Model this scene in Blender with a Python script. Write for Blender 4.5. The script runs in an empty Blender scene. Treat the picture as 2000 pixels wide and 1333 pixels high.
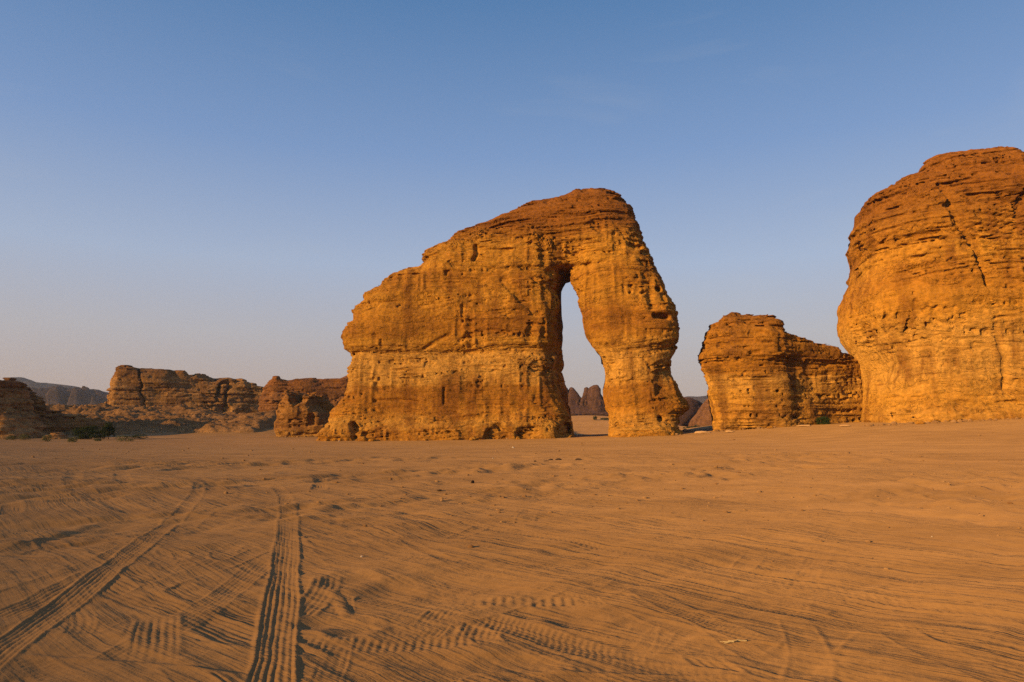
import bpy, bmesh, math, random, time
import numpy as np
from mathutils import Vector

T0 = time.time()
SC = bpy.context.scene
COL = SC.collection
rad = math.radians
F32 = np.float32

# ------------------------------------------------------------------ camera, sky, sun, exposure
CAM_H = 1.7
PITCH = 6.65
FPX = 2000 * 24 / 36.0
cam_d = bpy.data.cameras.new('camera')
cam_d.lens = 24
cam_d.sensor_width = 36
cam_d.clip_start = 0.1
cam_d.clip_end = 30000
cam = bpy.data.objects.new('camera', cam_d)
COL.objects.link(cam)
cam.location = (0, 0, CAM_H)
cam.rotation_euler = (rad(90 + PITCH), 0, 0)
SC.camera = cam

SUN_EL, SUN_AZ = 12.0, 49.0          # degrees above the horizon, degrees left of straight behind the camera
sx, sy = -math.sin(rad(SUN_AZ)), -math.cos(rad(SUN_AZ))
world = bpy.data.worlds.new('World')
SC.world = world
world.use_nodes = True
wn, wl = world.node_tree.nodes, world.node_tree.links
wn.clear()
w_out = wn.new('ShaderNodeOutputWorld')
w_bg = wn.new('ShaderNodeBackground')
w_sky = wn.new('ShaderNodeTexSky')
w_sky.sky_type = 'NISHITA'
w_sky.sun_disc = False
w_sky.sun_elevation = rad(SUN_EL)
w_sky.sun_rotation = math.atan2(sx, sy)
w_sky.altitude = 700
w_sky.air_density = 1.0
w_sky.dust_density = 1.0
w_sky.ozone_density = 1.5
w_bg.inputs['Strength'].default_value = 0.10
# dusty evening air: the clear-sky model is tinted by height above the horizon, the same all round
w_tc = wn.new('ShaderNodeTexCoord')
w_sep = wn.new('ShaderNodeSeparateXYZ')
wl.new(w_tc.outputs['Generated'], w_sep.inputs[0])
w_rmp = wn.new('ShaderNodeValToRGB')


def lin(r, g, b):
    return tuple(((c / 255 + 0.055) / 1.055) ** 2.4 for c in (r, g, b)) + (1,)


SKY = [(0.0, (182, 156, 149)), (0.05, (184, 164, 159)), (0.12, (182, 176, 180)), (0.22, (167, 181, 206)), (0.37, (124, 154, 199)), (0.545, (83, 126, 176)),
       (0.80, (52, 94, 150)), (1.0, (44, 82, 136))]
while len(w_rmp.color_ramp.elements) < len(SKY):
    w_rmp.color_ramp.elements.new(0.5)
for e_, (p_, c_) in zip(w_rmp.color_ramp.elements, SKY):
    e_.position = p_
    e_.color = lin(*c_)
wl.new(w_sep.outputs['Z'], w_rmp.inputs[0])
w_mul = wn.new('ShaderNodeVectorMath')
w_mul.operation = 'SCALE'
w_mul.inputs['Scale'].default_value = 8.5
wl.new(w_rmp.outputs[0], w_mul.inputs[0])
w_mix = wn.new('ShaderNodeMix')
w_mix.data_type = 'RGBA'
w_mix.inputs[0].default_value = 0.85
w_map = wn.new('ShaderNodeMapping')
w_map.inputs['Scale'].default_value = (1.2, 1.2, 5.0)
w_map.inputs['Rotation'].default_value = (0.0, 0.35, 0.4)
wl.new(w_tc.outputs['Generated'], w_map.inputs[0])
w_nz = wn.new('ShaderNodeTexNoise')
w_nz.inputs['Scale'].default_value = 2.2
w_nz.inputs['Detail'].default_value = 6
w_nz.inputs['Distortion'].default_value = 0.8
wl.new(w_map.outputs[0], w_nz.inputs['Vector'])
w_cr = wn.new('ShaderNodeMapRange')
w_cr.inputs[1].default_value = 0.55
w_cr.inputs[2].default_value = 0.80
w_cr.inputs[4].default_value = 0.24
wl.new(w_nz.outputs[0], w_cr.inputs[0])
w_veil = wn.new('ShaderNodeMix')
w_veil.data_type = 'RGBA'
wl.new(w_cr.outputs[0], w_veil.inputs[0])
wl.new(w_mul.outputs[0], w_veil.inputs[6])
w_veil.inputs[7].default_value = (4.0, 4.2, 4.6, 1)
wl.new(w_sky.outputs[0], w_mix.inputs[6])
wl.new(w_veil.outputs[2], w_mix.inputs[7])
wl.new(w_mix.outputs[2], w_bg.inputs['Color'])
wl.new(w_bg.outputs[0], w_out.inputs['Surface'])

sun_d = bpy.data.lights.new('sun', 'SUN')
sun_d.energy = 5.0
sun_d.angle = rad(0.53)
sun_d.color = (1.0, 0.62, 0.225)
sun = bpy.data.objects.new('sun', sun_d)
COL.objects.link(sun)
to_sun = Vector((sx * math.cos(rad(SUN_EL)), sy * math.cos(rad(SUN_EL)), math.sin(rad(SUN_EL))))
sun.rotation_euler = to_sun.to_track_quat('Z', 'Y').to_euler()

SC.view_settings.view_transform = 'Standard'
SC.view_settings.look = 'None'
SC.view_settings.exposure = 0.3
SC.view_settings.gamma = 1.0
SC.view_settings.use_curve_mapping = False
SC.render.engine = 'CYCLES'
SC.cycles.max_bounces = 6
SC.cycles.volume_bounces = 1
SC.cycles.use_denoising = False

# ------------------------------------------------------------------ numeric helpers
_rng = np.random.default_rng(7)
_TAB = _rng.uniform(-1, 1, 64 * 64 * 64).astype(F32)


def vnoise(x, y, z):
    """value noise in -1..1 on float32 arrays"""
    xf, yf, zf = np.floor(x), np.floor(y), np.floor(z)
    i, j, k = xf.astype(np.int32), yf.astype(np.int32), zf.astype(np.int32)
    u, v, w = (x - xf).astype(F32), (y - yf).astype(F32), (z - zf).astype(F32)
    u = u * u * (3 - 2 * u)
    v = v * v * (3 - 2 * v)
    w = w * w * (3 - 2 * w)
    i0, i1 = (i & 63) << 12, ((i + 1) & 63) << 12
    j0, j1 = (j & 63) << 6, ((j + 1) & 63) << 6
    k0, k1 = k & 63, (k + 1) & 63
    a = _TAB[i0 | j0 | k0]; b = _TAB[i1 | j0 | k0]; a = a + (b - a) * u
    c = _TAB[i0 | j1 | k0]; d = _TAB[i1 | j1 | k0]; c = c + (d - c) * u
    a = a + (c - a) * v
    e = _TAB[i0 | j0 | k1]; b = _TAB[i1 | j0 | k1]; e = e + (b - e) * u
    c = _TAB[i0 | j1 | k1]; d = _TAB[i1 | j1 | k1]; c = c + (d - c) * u
    e = e + (c - e) * v
    return a + (e - a) * w


def fbm(x, y, z, octv=3, gain=0.5):
    s, a, t = 0, 1.0, 0.0
    for o in range(octv):
        f = 2.03 ** o
        s = s + a * vnoise(x * f + 11.3 * o, y * f + 5.7 * o, z * f + 3.1 * o)
        t += a
        a *= gain
    return s / t


def sstep(a, b, x):
    t = np.clip((x - a) / (b - a), 0, 1)
    return t * t * (3 - 2 * t)


_cp, _sp = math.cos(rad(PITCH)), math.sin(rad(PITCH))


def ray(px, py):
    a, b = (px - 1000) / FPX, -(py - 666.5) / FPX
    return np.array([a, _cp - b * _sp, _sp + b * _cp])


def at(px, py, Y):
    """the point that shows at this place of the photograph, Y metres in front of the camera"""
    d = ray(px, py)
    t = Y / d[1]
    return np.array([d[0] * t, Y, CAM_H + d[2] * t])


# ------------------------------------------------------------------ terrain height
_AX = np.array([-400, -110, -80, -37, 0, 33, 50, 66, 95, 160, 400], float)
_AZ = np.array([-2.6, -2.4, -2.35, -2.25, -1.75, -0.9, 0.75, 1.3, 2.6, 3.2, 3.4], float)
_xs = np.linspace(-400, 400, 1601)
_zs = np.interp(_xs, _AX, _AZ)
_k = np.exp(-0.5 * (np.arange(-40, 41) / 14.0) ** 2); _k /= _k.sum()
_zs = np.convolve(np.pad(_zs, 40, mode='edge'), _k, mode='valid')


def terrain(X, Y):
    A = np.interp(X, _xs, _zs)
    h = A * sstep(18, 118, Y)
    far = sstep(185, 420, Y)
    h = h * (1 - far) + (-4.2) * far
    h = h + 9.5 * np.exp(-((X - 52) / 52) ** 2 - ((Y - 440) / 55) ** 2)
    h = h + 15 * np.exp(-((X - 75) / 80) ** 2 - ((Y - 690) / 95) ** 2)
    h = h - 5.0 * np.exp(-((X - 0.14 * Y) / 26) ** 2) * sstep(150, 178, Y) * (1 - sstep(300, 390, Y))
    h = h + 3.6 * np.exp(-((X + 77) / 12) ** 2 - ((Y - 212) / 14) ** 2)
    h = h + 1.2 * np.exp(-((X + 92) / 14) ** 2 - ((Y - 198) / 9) ** 2)
    return h


# ------------------------------------------------------------------ material helpers
class NT:
    def __init__(self, name):
        self.m = bpy.data.materials.new(name)
        self.m.use_nodes = True
        self.t = self.m.node_tree
        self.t.nodes.clear()
        self.out = self.t.nodes.new('ShaderNodeOutputMaterial')
        self.b = self.t.nodes.new('ShaderNodeBsdfPrincipled')
        self.b.inputs['Roughness'].default_value = 0.95
        self.b.inputs['Specular IOR Level'].default_value = 0.10
        self.b.inputs['Diffuse Roughness'].default_value = 1.0
        self.t.links.new(self.b.outputs[0], self.out.inputs['Surface'])

    def n(self, typ, **kw):
        nd = self.t.nodes.new(typ)
        for k, v in kw.items():
            setattr(nd, k, v)
        return nd

    def link(self, a, b):
        self.t.links.new(a, b)

    def coord(self):
        return self.n('ShaderNodeTexCoord').outputs['Object']

    def mapping(self, src, scale=(1, 1, 1), loc=(0, 0, 0), rot=(0, 0, 0)):
        nd = self.n('ShaderNodeMapping')
        nd.inputs['Scale'].default_value = scale
        nd.inputs['Location'].default_value = loc
        nd.inputs['Rotation'].default_value = rot
        self.link(src, nd.inputs['Vector'])
        return nd.outputs[0]

    def noise(self, src, scale=1.0, detail=4, rough=0.55, dist=0.0):
        nd = self.n('ShaderNodeTexNoise')
        nd.inputs['Scale'].default_value = scale
        nd.inputs['Detail'].default_value = detail
        nd.inputs['Roughness'].default_value = rough
        nd.inputs['Distortion'].default_value = dist
        self.link(src, nd.inputs['Vector'])
        return nd.outputs[0]

    def ramp(self, src, stops, interp='LINEAR'):
        nd = self.n('ShaderNodeValToRGB')
        cr = nd.color_ramp
        cr.interpolation = interp
        while len(cr.elements) < len(stops):
            cr.elements.new(0.5)
        for e, (p, c) in zip(cr.elements, stops):
            e.position = p
            e.color = (*c, 1) if isinstance(c, tuple) else (c, c, c, 1)
        self.link(src, nd.inputs[0])
        return nd.outputs[0]

    def val(self, v, sock):
        if isinstance(v, (int, float)):
            sock.default_value = v
        elif isinstance(v, tuple):
            sock.default_value = (*v, 1)
        else:
            self.link(v, sock)

    def mix(self, fac, a, b, blend='MIX'):
        nd = self.n('ShaderNodeMix', data_type='RGBA', blend_type=blend)
        self.val(fac, nd.inputs[0])
        self.val(a, nd.inputs[6])
        self.val(b, nd.inputs[7])
        return nd.outputs[2]

    def math(self, op, a, b=0.0, clamp=False):
        nd = self.n('ShaderNodeMath', operation=op, use_clamp=clamp)
        self.val(a, nd.inputs[0])
        self.val(b, nd.inputs[1])
        return nd.outputs[0]

    def bump(self, height, dist, strength=1.0, normal=None):
        nd = self.n('ShaderNodeBump')
        nd.inputs['Strength'].default_value = strength
        nd.inputs['Distance'].default_value = dist
        self.link(height, nd.inputs['Height'])
        if normal is not None:
            self.link(normal, nd.inputs['Normal'])
        return nd.outputs[0]


def rock_material(name, seed, unit=1.0, dark=(0.20, 0.074, 0.014), mid=(0.38, 0.155, 0.022), light=(0.54, 0.258, 0.032),
                  pale=(0.57, 0.31, 0.075), cap=(0.27, 0.100, 0.018), z_pale=(6, 15), z_cap=(30, 40), varnish=0.75, capmix=0.75, bands=None, bandmix=0.62):
    m = NT(name)
    co = m.coord()
    off = m.mapping(co, loc=(seed * 13.1, seed * 7.7, 0))
    low = m.noise(off, 0.045 / unit, 3, 0.5)
    sep = m.n('ShaderNodeSeparateXYZ'); m.link(co, sep.inputs[0])
    z = sep.outputs['Z']
    zw = m.math('ADD', z, m.math('MULTIPLY', m.math('SUBTRACT', low, 0.5), 9.0 * unit))
    comb = m.n('ShaderNodeCombineXYZ')
    sp2 = m.n('ShaderNodeSeparateXYZ'); m.link(off, sp2.inputs[0])
    m.link(sp2.outputs['X'], comb.inputs[0]); m.link(sp2.outputs['Y'], comb.inputs[1]); m.link(zw, comb.inputs[2])
    wc = comb.outputs[0]
    s1 = m.noise(m.mapping(wc, (0.035 / unit, 0.035 / unit, 0.33 / unit)), 1.0, 7, 0.66)
    col = m.ramp(s1, [(0.30, dark), (0.43, mid), (0.55, light), (0.63, mid), (0.75, pale)])
    # broad blotches
    bl = m.noise(m.mapping(wc, (0.10 / unit, 0.10 / unit, 0.20 / unit)), 1.0, 5, 0.6)
    col = m.mix(m.ramp(bl, [(0.38, 0.0), (0.62, 0.75)]), col, light)
    # pale, less weathered band
    nb = m.noise(m.mapping(wc, (0.06 / unit, 0.06 / unit, 0.6 / unit), loc=(3, 1, 9)), 1.0, 6, 0.62)
    zb = m.math('ADD', z, m.math('MULTIPLY', m.math('SUBTRACT', nb, 0.5), 7.0 * unit))
    mr = m.n('ShaderNodeMapRange', interpolation_type='SMOOTHSTEP'); m.link(zb, mr.inputs[0])
    mr.inputs[1].default_value = z_pale[0] - 3 * unit; mr.inputs[2].default_value = z_pale[0] + 2 * unit
    mr2 = m.n('ShaderNodeMapRange', interpolation_type='SMOOTHSTEP'); m.link(zb, mr2.inputs[0])
    mr2.inputs[1].default_value = z_pale[1] - 0.6 * unit; mr2.inputs[2].default_value = z_pale[1] + 1.2 * unit
    mr2.inputs[3].default_value = 1; mr2.inputs[4].default_value = 0
    pm = m.math('MULTIPLY', mr.outputs[0], mr2.outputs[0])
    col = m.mix(m.math('MULTIPLY', pm, 0.7), col, pale)
    if bands:
        zr = m.math('DIVIDE', zb, bands[-1][0])
        bc = m.ramp(zr, [(max(0.0, p / bands[-1][0]), c) for p, c in bands])
        col = m.mix(bandmix, col, bc)
    # weathered upper beds
    mc = m.n('ShaderNodeMapRange', interpolation_type='SMOOTHSTEP'); m.link(zb, mc.inputs[0])
    mc.inputs[1].default_value = z_cap[0]; mc.inputs[2].default_value = z_cap[1]
    col = m.mix(m.math('MULTIPLY', mc.outputs[0], capmix), col, cap)
    # hanging streaks of desert varnish
    st = m.noise(m.mapping(off, (0.42 / unit, 0.42 / unit, 0.028 / unit)), 1.0, 6, 0.62)
    patch = m.noise(m.mapping(off, (0.07 / unit, 0.07 / unit, 0.085 / unit), loc=(5, 5, 5)), 1.0, 4, 0.55)
    vm = m.math('MULTIPLY', m.ramp(st, [(0.42, 0.0), (0.58, 1.0)]), m.ramp(patch, [(0.40, 0.0), (0.56, 1.0)]))
    col = m.mix(m.math('MULTIPLY', vm, varnish), col, dark)
    # thin dark bedding lines and grain
    ln = m.noise(m.mapping(wc, (0.10 / unit, 0.10 / unit, 2.4 / unit)), 1.0, 5, 0.7)
    col = m.mix(m.ramp(ln, [(0.32, 0.65), (0.42, 0.0)]), col, dark)
    gr = m.noise(off, 1.3 / unit, 8, 0.68)
    col = m.mix(1.0, col, m.ramp(gr, [(0.25, 0.52), (0.5, 0.98), (0.75, 1.32)]), 'MULTIPLY')
    m.link(col, m.b.inputs['Base Color'])
    h1 = m.noise(m.mapping(wc, (0.8 / unit, 0.8 / unit, 2.6 / unit)), 1.0, 8, 0.68)
    h2 = m.noise(off, 2.2 / unit, 6, 0.65)
    pt = m.noise(m.mapping(off, (1.7 / unit, 1.7 / unit, 1.0 / unit), loc=(2, 7, 1)), 1.0, 2, 0.5)
    pm2 = m.ramp(m.noise(m.mapping(wc, (0.11 / unit, 0.11 / unit, 0.75 / unit), loc=(1, 4, 2)), 1.0, 3, 0.5), [(0.5, 0.0), (0.58, 1.0)])
    nrm = m.bump(m.math('MULTIPLY', m.ramp(pt, [(0.38, 0.0), (0.48, 1.0)]), pm2), 0.35 * unit, 0.8)
    nrm = m.bump(h1, 0.70 * unit, 0.95, nrm)
    nrm = m.bump(h2, 0.16 * unit, 0.7, nrm)
    m.link(nrm, m.b.inputs['Normal'])
    return m.m


def plain_material(name, c1, c2, scale=3.0, rough=0.9, bump=0.0):
    m = NT(name)
    co = m.coord()
    nz = m.noise(co, scale, 6, 0.6)
    m.link(m.ramp(nz, [(0.3, c1), (0.7, c2)]), m.b.inputs['Base Color'])
    m.b.inputs['Roughness'].default_value = rough
    if bump:
        m.link(m.bump(nz, bump), m.b.inputs['Normal'])
    return m.m


# ------------------------------------------------------------------ mesh helpers
def mesh_object(name, V, Q, mat, base=(0, 0, 0), smooth=True, parent=None, tris=None):
    """one mesh object from vertex and quad (or triangle) arrays; its origin sits at base"""
    V = np.asarray(V, F32) - np.asarray(base, F32)
    Q = np.asarray(Q, np.int32)
    k = Q.shape[1]
    flat = Q.ravel()
    tot = np.full(len(Q), k, np.int32)
    if tris is not None and len(tris):
        flat = np.concatenate([flat, np.asarray(tris, np.int32).ravel()])
        tot = np.concatenate([tot, np.full(len(tris), 3, np.int32)])
    me = bpy.data.meshes.new(name)
    me.vertices.add(len(V))
    me.vertices.foreach_set('co', V.ravel())
    me.loops.add(len(flat))
    me.loops.foreach_set('vertex_index', flat.astype(np.int32))
    me.polygons.add(len(tot))
    me.polygons.foreach_set('loop_start', np.concatenate([[0], np.cumsum(tot)[:-1]]).astype(np.int32))
    me.polygons.foreach_set('loop_total', tot)
    if smooth:
        me.polygons.foreach_set('use_smooth', np.ones(len(tot), bool))
    me.update(calc_edges=True)
    me.materials.append(mat)
    o = bpy.data.objects.new(name, me)
    COL.objects.link(o)
    if parent is None:
        o.location = base
    else:
        o.parent = parent
    return o


def tag(o, label=None, cat=None, group=None, kind=None):
    for k, v in (('label', label), ('category', cat), ('group', group), ('kind', kind)):
        if v:
            o[k] = v
    return o


def surface_nets(f, x0, y0, z0, h):
    s = f < 0
    c = np.zeros(tuple(n - 1 for n in f.shape), np.uint8)
    for i in (0, 1):
        for j in (0, 1):
            for k in (0, 1):
                c += s[i:f.shape[0] - 1 + i, j:f.shape[1] - 1 + j, k:f.shape[2] - 1 + k]
    act = (c > 0) & (c < 8)
    I, J, K = np.nonzero(act)
    idx = np.full(c.shape, -1, np.int32)
    idx[I, J, K] = np.arange(len(I), dtype=np.int32)
    cor = {}
    for i in (0, 1):
        for j in (0, 1):
            for k in (0, 1):
                cor[i, j, k] = f[I + i, J + j, K + k]
    acc = np.zeros((len(I), 3), F32)
    cnt = np.zeros(len(I), F32)
    for a in cor:
        for ax in range(3):
            if a[ax] == 0:
                b = list(a); b[ax] = 1; b = tuple(b)
                fa, fb = cor[a], cor[b]
                m = (fa < 0) != (fb < 0)
                t = np.where(m, fa / np.where(m, fa - fb, 1), 0)
                for q in range(3):
                    acc[:, q] += np.where(m, a[q] + (t if q == ax else 0), 0)
                cnt += m
    P = acc / cnt[:, None] + np.stack([I, J, K], 1)
    V = P * h + np.array([x0, y0, z0], F32)
    quads = []
    nx, ny, nz = f.shape
    # edges along each axis
    for ax in range(3):
        sl0 = [slice(1, n - 1) for n in f.shape]; sl0[ax] = slice(0, f.shape[ax] - 1)
        sl1 = list(sl0); sl1[ax] = slice(1, f.shape[ax])
        a, b = s[tuple(sl0)], s[tuple(sl1)]
        e = np.nonzero(a != b)
        o = [e[q] + (0 if q == ax else 1) for q in range(3)]
        flip = a[e]
        u, v = (ax + 1) % 3, (ax + 2) % 3

        def cell(du, dv):
            p = [o[0].copy(), o[1].copy(), o[2].copy()]
            p[u] = p[u] - du; p[v] = p[v] - dv
            return idx[p[0], p[1], p[2]]
        q = np.stack([cell(0, 0), cell(1, 0), cell(1, 1), cell(0, 1)], 1)
        q[~flip] = q[~flip][:, ::-1]
        quads.append(q)
    Q = np.concatenate(quads)
    return V, Q[(Q >= 0).all(1)]


def poly_sdf(P, U, Z):
    """signed distance (positive inside) from points U x Z to polygon P"""
    uu, zz = np.meshgrid(U, Z, indexing='ij')
    uu, zz = uu.astype(F32), zz.astype(F32)
    best = np.full(uu.shape, 1e9, F32)
    ins = np.zeros(uu.shape, bool)
    n = len(P)
    for i in range(n):
        ax, az = P[i]; bx, bz = P[(i + 1) % n]
        ex, ez = bx - ax, bz - az
        L = ex * ex + ez * ez + 1e-12
        t = np.clip(((uu - ax) * ex + (zz - az) * ez) / L, 0, 1)
        best = np.minimum(best, (uu - ax - t * ex) ** 2 + (zz - az - t * ez) ** 2)
        if az != bz:
            c = (az > zz) != (bz > zz)
            ins ^= c & (uu < ex * (zz - az) / ez + ax)
    d = np.sqrt(best)
    return np.where(ins, d, -d)


def strata_table(seed, zmin, zmax, tmin, tmax):
    r = np.random.default_rng(seed)
    n = int((zmax - zmin) / 0.04)
    out = np.zeros(n, F32)
    z = 0.0
    prev = 0.0
    while z < zmax - zmin:
        t = tmin + (tmax - tmin) * r.random() ** 2.2
        a, b = int(z / 0.04), min(n, int((z + t) / 0.04))
        if b > a:
            s = np.linspace(0, 1, b - a)
            p = r.uniform(-1, 1) * 0.6 + prev * 0.25
            prev = p
            out[a:b] = p + 0.35 * (1 - np.abs(2 * s - 1) ** 5) + 0.25 * r.uniform(-1, 1) * s
        # thin recessed parting below each bed
        if r.random() < 0.6:
            k = max(1, int(r.uniform(0.08, 0.25) / 0.04))
            out[a:min(n, a + k)] -= r.uniform(0.3, 1.0)
        z += t
    out -= out.mean()
    return out


def px_outline(pts, O, phi):
    ex, ey = math.cos(phi), math.sin(phi)
    nx, ny = -ey, ex
    res = []
    for px, py in pts:
        d = ray(px, py)
        t = (O[0] * nx + O[1] * ny) / (d[0] * nx + d[1] * ny)
        P = d * t
        res.append(((P[0] - O[0]) * ex + (P[1] - O[1]) * ey, P[2] + CAM_H))
    return res


def rock(name, comps, vox, seed, mat, label, cat='rock formation', group=None, unit=1.0, low=1.2, strata=0.6, tmin=0.5, tmax=4.0,
         pits=0.5, flutes=0.4, fine=0.22, dip=0.0, dipy=0.0, carves=(), joint=0.0, cross=0.0, kind=None, beds_z=None, smooth_k=1.5, parts=None, fluted=(), sheer=()):
    """a weathered sandstone body: outlines with depth, joined and eroded along its beds"""
    lo, hi = np.array([1e9] * 3), np.array([-1e9] * 3)
    prep = []
    for c in comps:
        O = c['O']; phi = rad(c.get('phi', 0))
        P = px_outline(c['px'], O, phi) if 'px' in c else c['uz']
        us = [p[0] for p in P]; zs = [p[1] for p in P]
        T = c['T'] * 1.0
        mg = 2.5 * unit
        for u in (min(us) - mg, max(us) + mg):
            for v in (-T - mg - c.get('flare', 0), T + mg + c.get('flare', 0)):
                X = O[0] + u * math.cos(phi) - v * math.sin(phi); Y = O[1] + u * math.sin(phi) + v * math.cos(phi)
                lo[0] = min(lo[0], X); lo[1] = min(lo[1], Y); hi[0] = max(hi[0], X); hi[1] = max(hi[1], Y)
        lo[2] = min(lo[2], min(zs) + 0.2); hi[2] = max(hi[2], max(zs) + mg)
        prep.append((c, O, phi, P, us))
    xs = np.arange(lo[0], hi[0], vox, dtype=F32); ys = np.arange(lo[1], hi[1], vox, dtype=F32); zs = np.arange(lo[2], hi[2], vox, dtype=F32)
    XX, YY = np.meshgrid(xs, ys, indexing='ij')
    f = None
    for c, O, phi, P, us in prep:
        u = (XX - O[0]) * math.cos(phi) + (YY - O[1]) * math.sin(phi)
        v = -(XX - O[0]) * math.sin(phi) + (YY - O[1]) * math.cos(phi)
        U = np.arange(u.min() - vox, u.max() + 2 * vox, vox)
        D = poly_sdf(P, U, zs)
        fi = (u - U[0]) / vox
        i0 = np.clip(fi.astype(np.int32), 0, len(U) - 2)
        fr = (fi - i0).astype(F32)[..., None]
        d2 = D[i0] * (1 - fr) + D[i0 + 1] * fr
        R = np.interp(zs, *c['Rz']).astype(F32) if 'Rz' in c else np.full(len(zs), c['R'], F32)
        Tz = np.full(len(zs), c['T'], F32)
        if 'Tz' in c:
            Tz = Tz + np.interp(zs, *c['Tz']).astype(F32)
        if 'Bz' in c:       # how far each height leans away from the viewer
            v = v[..., None] - np.interp(zs, *c['Bz']).astype(F32)
        else:
            v = v[..., None]
        dv = Tz - np.abs(v)
        pw = c.get('pow', 2.0)
        a = np.maximum(R - d2, 0); b = np.maximum(R - dv, 0)
        g = (a ** pw + b ** pw) ** (1 / pw) - R
        if f is None:
            f = g
        else:
            k = smooth_k * unit
            hh = np.clip(0.5 + 0.5 * (f - g) / k, 0, 1)
            f = f * (1 - hh) + g * hh - k * hh * (1 - hh)
    f = f.astype(F32)
    shp = f.shape
    o1 = seed * 17.3
    ST = 4

    def coarse(fn):
        """a slowly changing field, worked out on every fourth grid point and filled in between"""
        ax = [np.arange((n - 1) // ST + 2) for n in shp]
        cx, cy, cz = np.meshgrid(xs[0] + ax[0] * vox * ST, ys[0] + ax[1] * vox * ST, zs[0] + ax[2] * vox * ST, indexing='ij')
        g = fn(cx.astype(F32), cy.astype(F32), cz.astype(F32)).astype(F32)
        for k in (2, 1, 0):
            t = np.arange(shp[k]) / ST
            i = t.astype(np.int32)
            fr = (t - i).astype(F32).reshape([-1 if q == k else 1 for q in range(3)])
            g = np.take(g, i, k) * (1 - fr) + np.take(g, i + 1, k) * fr
        return g

    def pts(m):
        I, J, K = np.nonzero(m)
        return (I, J, K), xs[I], ys[J], zs[K]
    # broad form
    q1, q2 = 1 / (11.0 * unit), 1 / (3.6 * unit)
    f += coarse(lambda x, y, z: low * 1.5 * fbm(x * q1 + o1, y * q1, z * q1 * 1.3, 2) + low * 0.42 * fbm(x * q2, y * q2 + o1, z * q2 * 1.6, 2))
    ph0 = rad(comps[0].get('phi', 0))
    front_O = (comps[0]['O'][0] + math.sin(ph0) * comps[0]['T'] * 0.85, comps[0]['O'][1] - math.cos(ph0) * comps[0]['T'] * 0.85)
    if carves:
        gx, gz = np.meshgrid(xs, zs, indexing='ij')
        wob = 1 + 0.35 * fbm(gx / 2.1, gz * 0 + o1, gz / 2.1, 2)
        tot = np.zeros_like(gx)
        for poly, r, dep in carves:
            pp = [(front_O[0] + u_ * math.cos(rad(comps[0].get('phi', 0))), 0, z_) for u_, z_ in px_outline(poly, front_O, rad(comps[0].get('phi', 0)))]
            best = np.hypot(gx - pp[0][0], gz - pp[0][2])
            for a, b in zip(pp[:-1], pp[1:]):
                ex, ez = b[0] - a[0], b[2] - a[2]
                t = np.clip(((gx - a[0]) * ex + (gz - a[2]) * ez) / (ex * ex + ez * ez + 1e-9), 0, 1)
                best = np.minimum(best, np.hypot(gx - a[0] - t * ex, gz - a[2] - t * ez))
            tot = np.maximum(tot, dep * sstep(1.25, 0.45, best * wob / r))
        front = (-(XX - comps[0]['O'][0]) * math.sin(ph0) + (YY - comps[0]['O'][1]) * math.cos(ph0)) < 0
        f += tot[:, None, :].astype(F32) * front[:, :, None]
    # beds, flutes, pits
    beds = np.interp(zs, *beds_z).astype(F32) if beds_z is not None else np.ones(len(zs), F32)
    bm_ = float(beds.max())
    ii, x, y, z = pts((f > -(strata * 1.25 * bm_ + 2.0 * pits + flutes * 1.5 + joint + 0.5 * unit)) & (f < strata * 1.0 * bm_ + flutes * 0.6 + 0.5 * unit))
    warp = coarse(lambda x, y, z: 1.1 * unit * vnoise(x / (14 * unit) + o1, y / (14 * unit), z / (14 * unit)))[ii]
    wz = z + dip * x + dipy * y + warp + 0.13 * unit * vnoise(x / (2.0 * unit), y / (2.0 * unit), z / (2.0 * unit))
    zmin, zmax = float(wz.min()) - 1, float(wz.max()) + 1
    zt = np.arange(int((zmax - zmin) / 0.04)) * 0.04 + zmin
    mixn = sstep(-0.2, 0.2, coarse(lambda x, y, z: vnoise(x / (9 * unit) + 3.3, y / (9 * unit) + o1, z / (5 * unit)))[ii])
    tA = strata_table(seed * 3 + 1, zmin, zmax, tmin * unit, tmax * unit)[:len(zt)]
    tB = strata_table(seed * 3 + 2, zmin, zmax, tmin * unit, tmax * unit)[:len(zt)]
    tC = strata_table(seed * 3 + 3, zmin, zmax, 0.28 * unit, 1.0 * unit)[:len(zt)]
    n = min(len(zt), len(tA), len(tB), len(tC)); zt = zt[:n]

    def look(tab, h):
        return tab[np.clip(((h - zmin) * 25).astype(np.int32), 0, n - 1)]
    sb = look(tA, wz) * (1 - mixn) + look(tB, wz) * mixn
    amp = 0.65 + 0.6 * coarse(lambda x, y, z: vnoise(x / (6 * unit) + o1, y / (6 * unit), z / (4 * unit)))[ii]
    bz = beds[ii[2]]

    def zone(lst):
        """parts of the face that weathered in their own way"""
        gx, gz = np.meshgrid(xs, zs, indexing='ij')
        tot = np.zeros_like(gx)
        p0 = rad(comps[0].get('phi', 0))
        wv = 0.35 * fbm(gx / 4.0, gz * 0 + o1 + 2, gz / 4.0, 2)
        for px, py, rx, ry, am in lst:
            (u0, z0), (u1, _), (_, z1) = px_outline([(px, py), (px + rx, py), (px, py - ry)], front_O, p0)
            x0 = front_O[0] + u0 * math.cos(p0)
            q_ = ((gx - x0) / (u1 - u0)) ** 2 + ((gz - z0) / (z1 - z0)) ** 2
            tot = np.maximum(tot, am * sstep(1.25, 0.6, np.sqrt(q_) + wv))
        return tot[ii[0], ii[2]]
    calm = 1 - zone(sheer) if sheer else 1.0
    bz = bz * calm
    d = -strata * 0.62 * sb * amp * bz
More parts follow.
